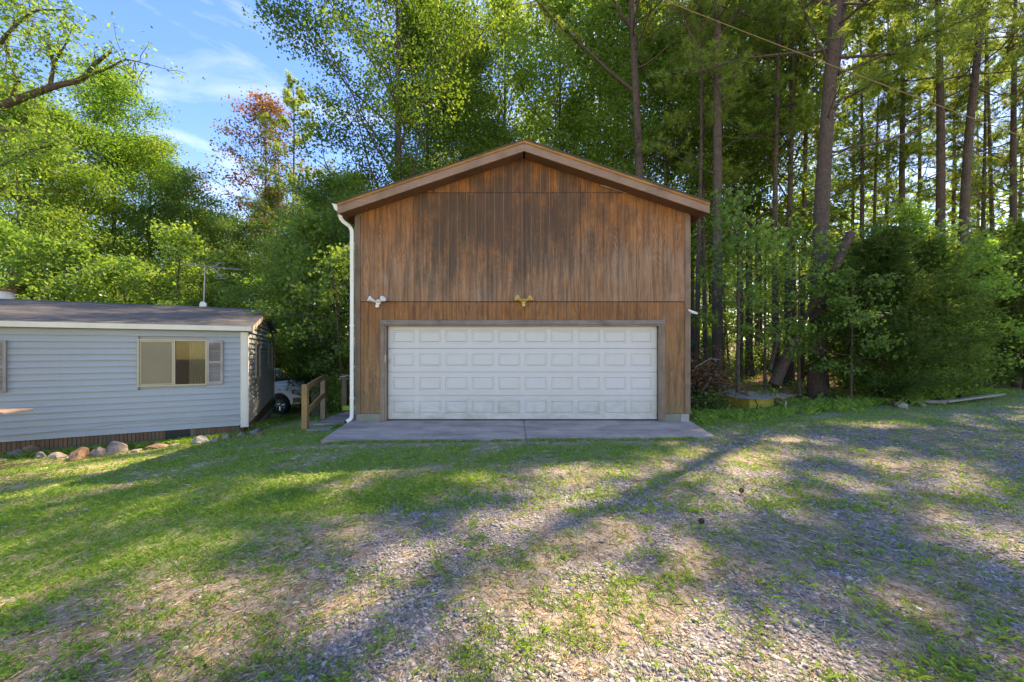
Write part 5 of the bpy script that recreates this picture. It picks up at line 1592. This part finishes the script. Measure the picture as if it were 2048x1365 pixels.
fk = [(fz(1668, 150), (fz(1712, -60)[0], .5, fz(1712, -60)[2]), .17, .11, 0), (fz(1657, 305), (fz(1806, 280)[0], -.8, fz(1806, 280)[2]), .045, .03, 0), (fz(1662, 210), (fz(1745, 165)[0], -.6, fz(1745, 165)[2]), .04, .02, 14),
      (fz(1664, 150), (fz(1850, 100)[0], -1.6, fz(1850, 100)[2]), .045, .015, 34), (fz(1662, 135), (fz(1560, 20)[0], -.8, fz(1560, 20)[2]), .05, .02, 10)]
unique(pine(71, 26, .285, .46, 36, .20, path=pth, fork=fk, k=14, tufts=1.0), "pine_tree", X0, Y, "thickest pine, its trunk forking high up, right of the garage", group=GR_P)
Y = 15.5
X0, pth = path_px([(1437, 800), (1437, 400), (1434, 200), (1432, 0)], Y, 25)
fk = [(fz(1428, 160), (fz(1330, 30)[0], -.9, fz(1330, 30)[2]), .06, .02, 26), (fz(1440, 75), (fz(1475, 20)[0], -.3, fz(1475, 20)[2]), .05, .02, 8)]
unique(pine(72, 25, .215, .60, 28, .17, path=pth, fork=fk, tufts=.6), "pine_tree", X0, Y, "straight pine second from the garage roof's right slope, with a crooked low limb", group=GR_P)
Y = 17.2
X0, pth = path_px([(1286, 700), (1280, 350), (1270, 180), (1262, 0)], Y, 25)
fk = [(fz(1274, 188), (fz(1022, 10)[0], -1.5, fz(1022, 10)[2]), .085, .02, 26), (fz(1264, 55), (fz(1190, -30)[0], -.5, fz(1190, -30)[2]), .08, .03, 10)]
unique(pine(73, 25, .235, .55, 28, .18, path=pth, fork=fk, tufts=.6), "pine_tree", X0, Y, "pine rising right behind the garage ridge, one long bare limb reaching left", group=GR_P)
Y = 15.8
X0, pth = path_px([(1925, 700), (1930, 530), (1938, 260), (1952, 90), (1965, 0)], Y, 24)
unique(pine(74, 24, .185, .50, 30, .19, path=pth, tufts=.6), "pine_tree", X0, Y, "pine leaning slightly right near the photo's right edge", group=GR_P)
PINES = [('pineA', 1872, 16.5, 1.05, "thick straight pine between the forked pine and the leaning one"),
         ('pineA', 1812, 19.5, .95, "pale trunked pine just left of the thick straight one"),
         ('pineMid', 1832, 25, 1.0, "thinner pine standing right behind the pale trunked one"),
         ('pineB', 1718, 20, .85, "slim pine close on the right of the thickest forked pine"),
         ('pineMid', 1700, 27, .95, "distant slim pine seen through the gap right of the forked pine"),
         ('pineC', 1602, 20, 1.0, "slim pine close on the left of the thickest forked pine"),
         ('pineB', 1574, 18.5, .95, "middle one of the slim pines between the straight and the forked pine"),
         ('pineA', 1554, 17.0, .80, "stouter pine halfway between the crooked limbed and forked pines"),
         ('pineMid', 1590, 28, 1.0, "far slim pine behind the group left of the forked pine"),
         ('pineC', 1521, 26, 1.05, "far pine filling the gap left of the stouter pine"),
         ('pineC', 1412, 19.5, .85, "slim dark pine just beyond the garage's right corner"),
         ('pineB', 1394, 16.8, .75, "dark trunk nearest to the garage's right corner board"),
         ('pineLow', 1150, 30, 1.0, "full needled pine standing right of the garage ridge behind the thin trunks"),
         ('pineLow', 1900, 24, 1.05, "far slim pine right of the thick straight one"),
         ('pineMid', 1768, 26, 1.05, "far slim pine midway between the forked and the pale trunked pine"),
         ('pineLow', 1985, 21, 1.0, "shaded pine behind the leaning one"),
         ('pineMid', 2035, 17.5, 1.0, "dark pine at the very right edge"),
         ('pineLow', 2040, 24, 1.0, "far pine between the leaning one and the right edge"),
         ('pineC', 1950, 31, 1.0, "farthest pine behind the leaning one"),
         ('pineLow', 1755, 20, .80, "needle clad pine right of the slim one beside the forked pine"), ('pineLow', 1962, 19, .85, "full needled pine between the leaning one and the right edge"), ('pineLow', 2085, 18, .9, "full needled pine reaching in at the right edge"), ('pineMid', 1640, 24, .95, "needle clad pine behind the forked pine"),
         ('thin', 1099, 34, 1.0, "bare thin pine right of the garage ridge against blue sky"),
         ('thin', 1086, 37, .95, "leaning thin pine just right of the garage ridge"),
         ('thin', 1060, 36, .95, "thin pine straight above the garage peak"),
         ('thin', 1052, 40, 1.0, "thin pine close left of the one above the garage peak"),
         ('thin', 1038, 38, .95, "thin pine a little left of the garage peak"),
         ('thin', 1196, 33, 1.1, "lone thin pine seen through the long bare limb"),
         ('thin', 1232, 38, 1.0, "thin pine between the bare limb and its trunk")]
for k_, px, Y, s, lb in PINES: plant(k_, "pine_tree", px, Y, lb, "tree", s, group=GR_P)
# unseen pines added off to the right to cast shade on the yard
for x_, y_, s, w_ in ((19.0, 9.0, 1.0, "middle one of the"), (23.5, 13.5, 1.0, "farthest of the"), (21, 4.5, .95, "nearest of the")):
    plant('pineA', "pine_tree", 0, y_, w_ + " three tall unseen pines added past the right edge to shade the yard", "tree", s, x=x_, group="unseen pines added to shade the yard")
unique(pine(75, 22, .2, .5, 22, .2), "pine_tree", float(wb.x) + .05, float(wb.y) - .2, "pine just outside the right edge that the overhead wire is tied to", group=GR_P)

# broadleaf trees
hero = plant('heroL', "sweetgum_tree", 797, 18.2, "big sweetgum with spreading limbs behind the garage's left roof slope", s=1.0, rz=.6, group=GR_L)
TREES = [('gumA', 852, 20.5, 1.0, "slender sweetgum just right of the big sweetgum"),
         ('gumD', 940, 23, .95, "light green tree above the middle of the left roof slope"),
         ('gumD', 905, 27, 1.05, "tall light tree filling the gap behind the two sweetgums"),
         ('gumB', 985, 21.5, .80, "light green tree left of the garage ridge"),
         ('airy', 1150, 24, .85, "broad light tree low behind the ridge's right side"),
         ('airy', 1235, 21, .85, "leafy tree crown above the upper right roof slope"),
         ('airy', 1330, 20, .90, "leafy tree over the middle of the right roof slope"),
         ('high', 1480, 21, .95, "leafy tree between the crooked limbed pine and the slim pines"),
         ('high', 1515, 25, 1.1, "taller leafy tree left of the stouter pine"),
         
         ('high', 1385, 22, .85, "leafy tree over the garage's right eave"),
         ('airy', 1200, 26, 1.36, "airy light tree just right of the thin bare pines"), ('airy', 1120, 24, 1.25, "airy light tree standing right over the garage peak"), ('airy', 1265, 22, 1.2, "airy tree wrapped round the ridge pine's trunk"), ('airy', 1580, 21, 1.2, "airy light tree among the slim pines left of the forked pine"), ('airy', 1335, 25, 1.428, "airy tree between the ridge pine and the straight pine"),
         ('airy', 1500, 22.5, 1.428, "tall airy tree above the yellow well box"), ('airy', 1420, 27, 1.36, "airy tree behind the crooked limbed pine"), ('airy', 1010, 26, 1.292, "airy tree close left of the thin bare pines"),
         ('gumA', 225, 24.5, 1.0, "tallest tree on the left, a full rounded crown"),
         ('gumB', 300, 26, 1.0, "tree leaning its crown against the right side of the tallest left tree"),
         ('gumB', 150, 22, .95, "tree between the tallest left tree and the left edge"),
         ('gumB', 40, 20, .95, "light green tree at the far left edge behind the house"),
         ('gumD', 60, 27, .85, "background tree at the left edge, narrow crown"),
         ('oakC', 375, 25, .88, "medium tree stepping down right of the tallest left group"),
         ('gumB', 420, 27, .72, "low crowned tree beneath the gap of open sky"),
         ('oakC', 470, 24, .72, "dark tree in front of the red tipped tree"),
         ('gumB', 640, 23, .72, "light tree between the red tipped tree and the big sweetgum"),
         ('oakC', 575, 33, .72, "dark tree directly behind the silver pickup"),
         ('gumB', 700, 24, .82, "light tree behind the big sweetgum's lower left limbs"),
         ('oakC', 655, 17.0, .68, "dark leafed tree with low branches left of the downspout"),
         ('gumA', 545, 28, .72, "slim tree beside the twin stemmed red tipped tree")]
for k_, px, Y, s, lb in TREES: plant(k_, "broadleaf_tree", px, Y, lb, "tree", s, group=GR_L)
UNDER_L = [('dogw', 128, 16.5, 1.05, "dark trunked tree right behind the blue house roof"), ('dogw', 250, 18, 1.0, "low spreading tree behind the middle of the house roof"),
           ('sapB', 335, 17, 1.0, "slender tree left of the aerial"), ('dogw', 400, 19.5, 1.0, "spreading tree right behind the aerial"), ('sapA', 460, 18.5, 1.1, "young tree right of the aerial"),
           ('cedA', 430, 21, 1.0, "dark cedar low behind the aerial"), ('cedA', 60, 18, 1.0, "dark cedar behind the chimney"), ('sapB', 30, 17, 1.0, "slender tree at the left edge above the chimney"),
           ('high', 610, 21.5, .55, "spreading tree hanging over the pale house"), 
           ('dogw', 668, 16.0, 1.0, "dark spreading tree crowding the downspout"), ('sapB', 640, 15.5, .95, "tall dark sapling left of the downspout"), ('sapC', 690, 12.4, 1.0, "dark sapling hanging over the side deck"),
           ('dogw', 500, 23, 1.0, "spreading tree above the house's gable peak"), ('cedA', 560, 25, 1.1, "dark cedar behind the gable peak"), ('cedB', 640, 18.2, 1.0, "dark cedar behind the plank fence")]
for k_, px, Y, s, lb in UNDER_L: plant(k_, "young_tree" if k_[:3] != 'ced' else "cedar_tree", px, Y, lb, "tree", s, group="young trees behind the blue house")

# red tipped tree with twin stems
red = unique(broadleaf(81, 20.5, .15, .30, .23, 34, 8000, .15, .36, 'leaf_red', 'bark_pine', steep=.95), "red_tipped_tree", (528 - CX) * 27 / F, 27, "tree with a fan of reddish dying twigs against the sky left of centre")
put("trunk", broadleaf(82, 17, .12, .4, .16, 10, 60, .1, .2, 'leaf_red', 'bark_pine', steep=.95)[0], red, (.9, .2, 0))
plant('pineB', "pine_tree", 584, 26, "sparse pine just right of the red tipped tree", s=.88, group=GR_P)

# saplings and shrubs on the right
SAP = [('sapC', 1702, 12.1, .8, "dark leafed sapling half hiding the leaning sawn trunk"), ('sapL', 1476, 11.6, 1.0, "slender sapling with a bent brown stem right behind the yellow box"), ('sapL', 1530, 13.2, .9, "thin upright sapling right of the bent one"),
       ('sapL', 1598, 12.9, .9, "dark stemmed sapling just left of the thickest pine"), 
       
       
       ('dogw', 1780, 14.6, .88, "bright layered young tree right of the thickest pine"), ('dogw', 1700, 16.5, .9, "layered young tree behind the leaning stump"),
       ('sapB', 1850, 14.2, .85, "young tree rising between the bright layered one and the leaning pine"), ('sapA', 1945, 15, .9, "sapling under the leaning pine"),
       ('dogw', 1990, 18, 1.0, "shadowy spreading tree near the right edge"), ('dogw', 2050, 16.5, 1.0, "shadowy spreading tree on the very right edge"),
       
       ('dogw', 1860, 21, 1.1, "spreading tree far behind the cedar"), ('sapB', 1460, 24, 1.1, "far sapling left of the slim pines")]
for k_, px, Y, s, lb in SAP: plant(k_, "sapling", px, Y, lb, "tree", s, group=GR_S)
CED = [('cedA', 1765, 12.6, .92, "wide dark cedar right of the thickest pine, branches to the ground"), ('cedA', 1850, 13.4, .90, "rounded cedar right of the wide dark one"),
       ('cedA', 1960, 17.5, 1.1, "tall shaded cedar left of the right edge"),
       ('cedA', 2040, 18.5, 1.2, "dark cedar closing the right edge"), ('cedB', 1905, 15.2, .9, "low cedar at the end of the long plank"), ]
for k_, px, Y, s, lb in CED: plant(k_, "cedar_tree", px, Y, lb, "tree", s, group="cedars at the edge of the woods")
BSH = [('bushC', 1905, 14.0, .8, "pale leafed bush at the right end of the cedars"), ('bushA', 1865, 12.9, .75, "leafy bush behind the long plank"), ('bushB', 1800, 12.2, .9, "low dark bush behind the fallen logs"),
       
       ('bushB', 1395, 11.0, .7, "weedy bush at the garage's right corner"), ('bushC', 1550, 26, .9, "sunlit bush deep in the woods"), ('bushC', 1480, 25, .9, "leafy bush between garage and slim pines"),
       ('bushC', 1430, 21, 1.0, "far bush seen past the garage corner"), ('bushC', 1620, 24, 1.0, "far bush behind the forked pine"), ('bushC', 1700, 23, 1.1, "far bush right of the forked pine"),
       ('bushC', 2000, 21, 1.2, "dark bush closing the woods near the right edge"), ('bushC', 2080, 19, 1.2, "dark bush just past the right edge"),
       ('bushB', 1530, 11.2, .55, "weeds growing against the yellow box"), ('bushA', 672, 12.6, .8, "dark bush behind the mossy post"), ('bushA', 700, 11.8, .6, "leafy bush behind the lime planter"),
       ('bushC', 610, 21.5, .7, "bush beside the pale house"), ('bushC', 655, 20.5, .9, "bush filling the gap behind the plank fence")]
for k_, px, Y, s, lb in BSH: plant(k_, "bush", px, Y, lb, "bush", s, group=GR_B)

g = np.random.default_rng(17)
for i in range(22):
    x_ = 3.0 + 32 * (i + .5 * g.random()) / 22; y_ = 24.5 + 9 * g.random() + .15 * x_
    plant(('gumB', 'gumA', 'airy')[i % 3], "understory_tree", 0, y_, "sunlit low tree deep in the woods right of the garage, blending into its neighbours", s=.46 + .14 * g.random(), x=x_, group="low trees deep in the right hand woods")
# leaning cut stump of an old trunk
Y = 12.9
def q3(px, py, Y): return W(px, py, Y)
ls = thing("leaning_trunk", "cut off trunk leaning over to the right, its sawn end among the leaves", "dead tree", (q3(1545, 760, Y).x, Y, g1(q3(1545, 760, Y).x, Y)))
o_ = Vector(ls.location)
tp = [q3(1548, 770, Y) - o_, q3(1585, 690, Y) - o_, q3(1630, 600, Y) - o_, q3(1672, 530, Y - .2) - o_, q3(1702, 466, Y - .3) - o_]
MB().tube(tp, [.17, .15, .14, .135, .13], 12).build("trunk", 'bark_pine', ls, smooth=False)
e = tp[-1]; dr = (tp[-1] - tp[-2]).normalized()
MB().tube([e + dr * .002, e + dr * .012], [.115, .112], 12).build("sawn_end", 'fence_wood', ls)
MB().tube([q3(1540, 740, Y) - o_, q3(1560, 660, Y) - o_, q3(1600, 600, Y) - o_], [.06, .05, .03], 7).build("side_stem", 'bark_pine', ls)

# brush pile at the garage corner
g = np.random.default_rng(5); tb = TB()
for i in range(260):
    p = np.array([g.normal(0, .42), g.normal(0, .35), abs(g.normal(.45, .38))])
    d = unit(g.normal(0, 1, 3) * [1, 1, .7]); L = .4 + .9 * g.random()
    tb.tube(walk(g, p, d, L, 5, .25, -.02), np.linspace(.010, .003, 5), 3)
A = np.stack([g.normal(0, .40, 3800), g.normal(0, .35, 3800), np.abs(g.normal(.45, .42, 3800))], 1)
bp = thing("brush_pile", "tall tangled pile of brown dead brush beside the garage's right corner", "brush pile", (5.35, 11.4, g1(5.35, 11.4)), 0)
tw = put("brush_twigs", tb.mesh("brush_twigs", 'bark_sapling'), bp); tw['kind'] = 'stuff'
dl = put("dead_foliage", leaves_mesh("dead_foliage", g, A, .085, 'dead_leaf', .2), bp); dl['kind'] = 'stuff'
for pts in ([(-.55, -.5, .1), (-.5, -.5, .75), (-.25, -.45, 1.2), (.15, -.4, 1.42), (.5, -.3, 1.4)], [(-.45, -.55, .25), (-.2, -.5, .3), (-.08, -.5, .55), (.12, -.45, .8)], [(.05, -.6, .45), (.5, -.5, .5), (.85, -.4, .58)]):
    MB().tube(pts, .013, 5).build("pale_stick", 'grey_plank', bp, smooth=True)

# feathery limb reaching in at the top left from a tree outside the frame
def limb_tree():
    g = np.random.default_rng(91); tb = TB(); A = []
    Yl = 6.2
    def P_(px, py, Y=Yl): return np.array(W(px, py, Y))
    base = np.array([-9.9, 6.6, g1(-9.9, 6.6) - .1])
    tb.tube(np.array([base, base + [0, .1, 2.5], P_(-190, 330, 6.5), P_(-170, 60, 6.6), P_(-160, -300, 6.8), P_(-150, -520, 7)]), np.array([.20, .16, .14, .10, .07, .03]), 10)
    def br(pts, ra, rb_, leaf=0, spr=.25):
        P = np.array(pts); s = np.linspace(0, 1, len(P)); ss = np.linspace(0, 1, len(P) * 4)
        Q = np.stack([np.interp(ss, s, P[:, c]) for c in range(3)], 1); Q[1:-1] = (Q[:-2] + Q[1:-1] * 2 + Q[2:]) / 4
        tb.tube(Q, np.linspace(ra, rb_, len(Q)), 7)
        for _ in range(leaf):
            k = g.integers(len(Q) // 4, len(Q)); S = walk(g, Q[k], unit(g.normal(0, 1, 3) + [.3, 0, -.1]), .25 + .3 * g.random(), 5, .15, -.05)
            tb.tube(S, np.linspace(.006, .003, 5), 3)
            for q in S[1:]:
                for _ in range(4): A.append(q + g.normal(0, .06, 3) * spr / .25)
    br([P_(-190, 250, 6.5), P_(-60, 228), P_(0, 212), P_(60, 190), P_(110, 172, 6.0), P_(165, 160, 5.9), P_(190, 128, 5.8), P_(222, 102, 5.7)], .075, .018, 22)
    br([P_(100, 172, 6.0), P_(108, 130, 6.0), P_(98, 90, 6.0), P_(96, 62, 6.0)], .028, .009, 8)
    br([P_(106, 130, 6.0), P_(130, 92, 6.0), P_(142, 62, 6.0)], .018, .007, 5)
    br([P_(20, 205), P_(35, 165), P_(12, 100), P_(20, 60), P_(36, 30)], .026, .008, 16)
    br([P_(-60, 228), P_(-20, 120, 5.8), P_(20, 60, 5.6), P_(70, 20, 5.4), P_(130, 20, 5.3)], .03, .008, 40)
    br([P_(-190, 330, 6.5), P_(-60, 360, 6.0), P_(0, 330, 5.8), P_(60, 300, 5.6), P_(110, 290, 5.5)], .05, .010, 42)
    br([P_(-190, 330, 6.5), P_(-80, 280, 6.2), P_(-10, 260, 6.0), P_(70, 262, 5.9), P_(130, 280, 5.8)], .04, .008, 44)
    br([P_(-190, 330, 6.5), P_(-100, 420, 6.0), P_(-30, 380, 5.8), P_(20, 370, 5.8)], .03, .008, 34)
    br([P_(150, 162, 5.9), P_(210, 140, 5.8), P_(250, 118, 5.8), P_(300, 130, 5.8)], .018, .005, 14)
    br([P_(40, 165), P_(20, 150), P_(-20, 170), P_(-60, 140)], .02, .008, 20)
    br([P_(-170, 60, 6.6), P_(-60, 20, 6.2), P_(20, -30, 6.0), P_(90, -10, 6.0)], .04, .01, 40)
    V0 = np.array([base[0], base[1], base[2]])
    me = tb.mesh("trunk", 'bark_sapling')
    A = np.array(A); n = len(A)
    cm = leaves_mesh("crown", g, np.repeat(A, 2, 0) + g.normal(0, .04, (n * 2, 3)), .055, 'leaf_light', .5, .5)
    for m_ in (me, cm):
        co = np.empty(len(m_.vertices) * 3, np.float32); m_.vertices.foreach_get("co", co); co = co.reshape(-1, 3) - V0.astype(np.float32); m_.vertices.foreach_set("co", co.ravel()); m_.update()
    o = thing("locust_tree", "feathery light green tree whose crooked limb reaches in at the top left", "tree", tuple(V0))
    put("trunk", me, o); put("crown", cm, o)
limb_tree()

# far-off woods that read as one mass
g = np.random.default_rng(99); parts = []
n = 66000
th = g.random(n) * 2.5 - 1.25
rr = 40 + 26 * g.random(n) ** 1.3
x_ = rr * np.sin(th) * 1.15; y_ = rr * np.cos(th) * .6 + 18
top = 10.5 + 5.5 * fbm(x_ * .13, y_ * .13, 71) + 3.5 * sstep(0, 25, x_) + np.where(x_ < -12, 1.0, 0)
zc = top * (g.random(n) ** .8) * (.35 + .65 * (vnoise(x_ * .45, y_ * .45, 4) > .28))
C = np.stack([x_, y_, zc + gz(x_, y_)], 1)
put("far_woods", leaves_mesh("far_woods", g, C, .40, 'leaf_light', .6), label="far off wood closing the view behind the nearer trees", category="woods", kind='stuff')
# low ground growth under the trees: ferns, seedlings and ivy
n = 2600
x_ = g.random(n) * 44 - 14; y_ = 10 + 22 * g.random(n) ** 1.3
a_, b_, c_, l_ = cover(x_, y_)
k_ = (l_ > .5) & ~in_house(x_, y_) & (x_ > 4.2)
x_, y_ = x_[k_], y_[k_]
per = 14
X = np.repeat(x_, per) + g.normal(0, .16, len(x_) * per); Yy = np.repeat(y_, per) + g.normal(0, .16, len(x_) * per)
C = np.stack([X, Yy, gz(X, Yy) + .03 + np.abs(g.normal(0, .13, len(X)))], 1)
put("undergrowth", leaves_mesh("undergrowth", g, C, .09, 'leaf_under', 1.0), label="low seedlings and ivy covering the forest floor", category="undergrowth", kind='stuff')

#print("TRIS", sum(len(o.data.polygons) for o in scene.objects if o.type == 'MESH'), sum(sum(len(p.vertices) - 2 for p in m.polygons) if len(m.polygons) < 3000 else (len(m.loops) - 2 * len(m.polygons)) for m in bpy.data.meshes))
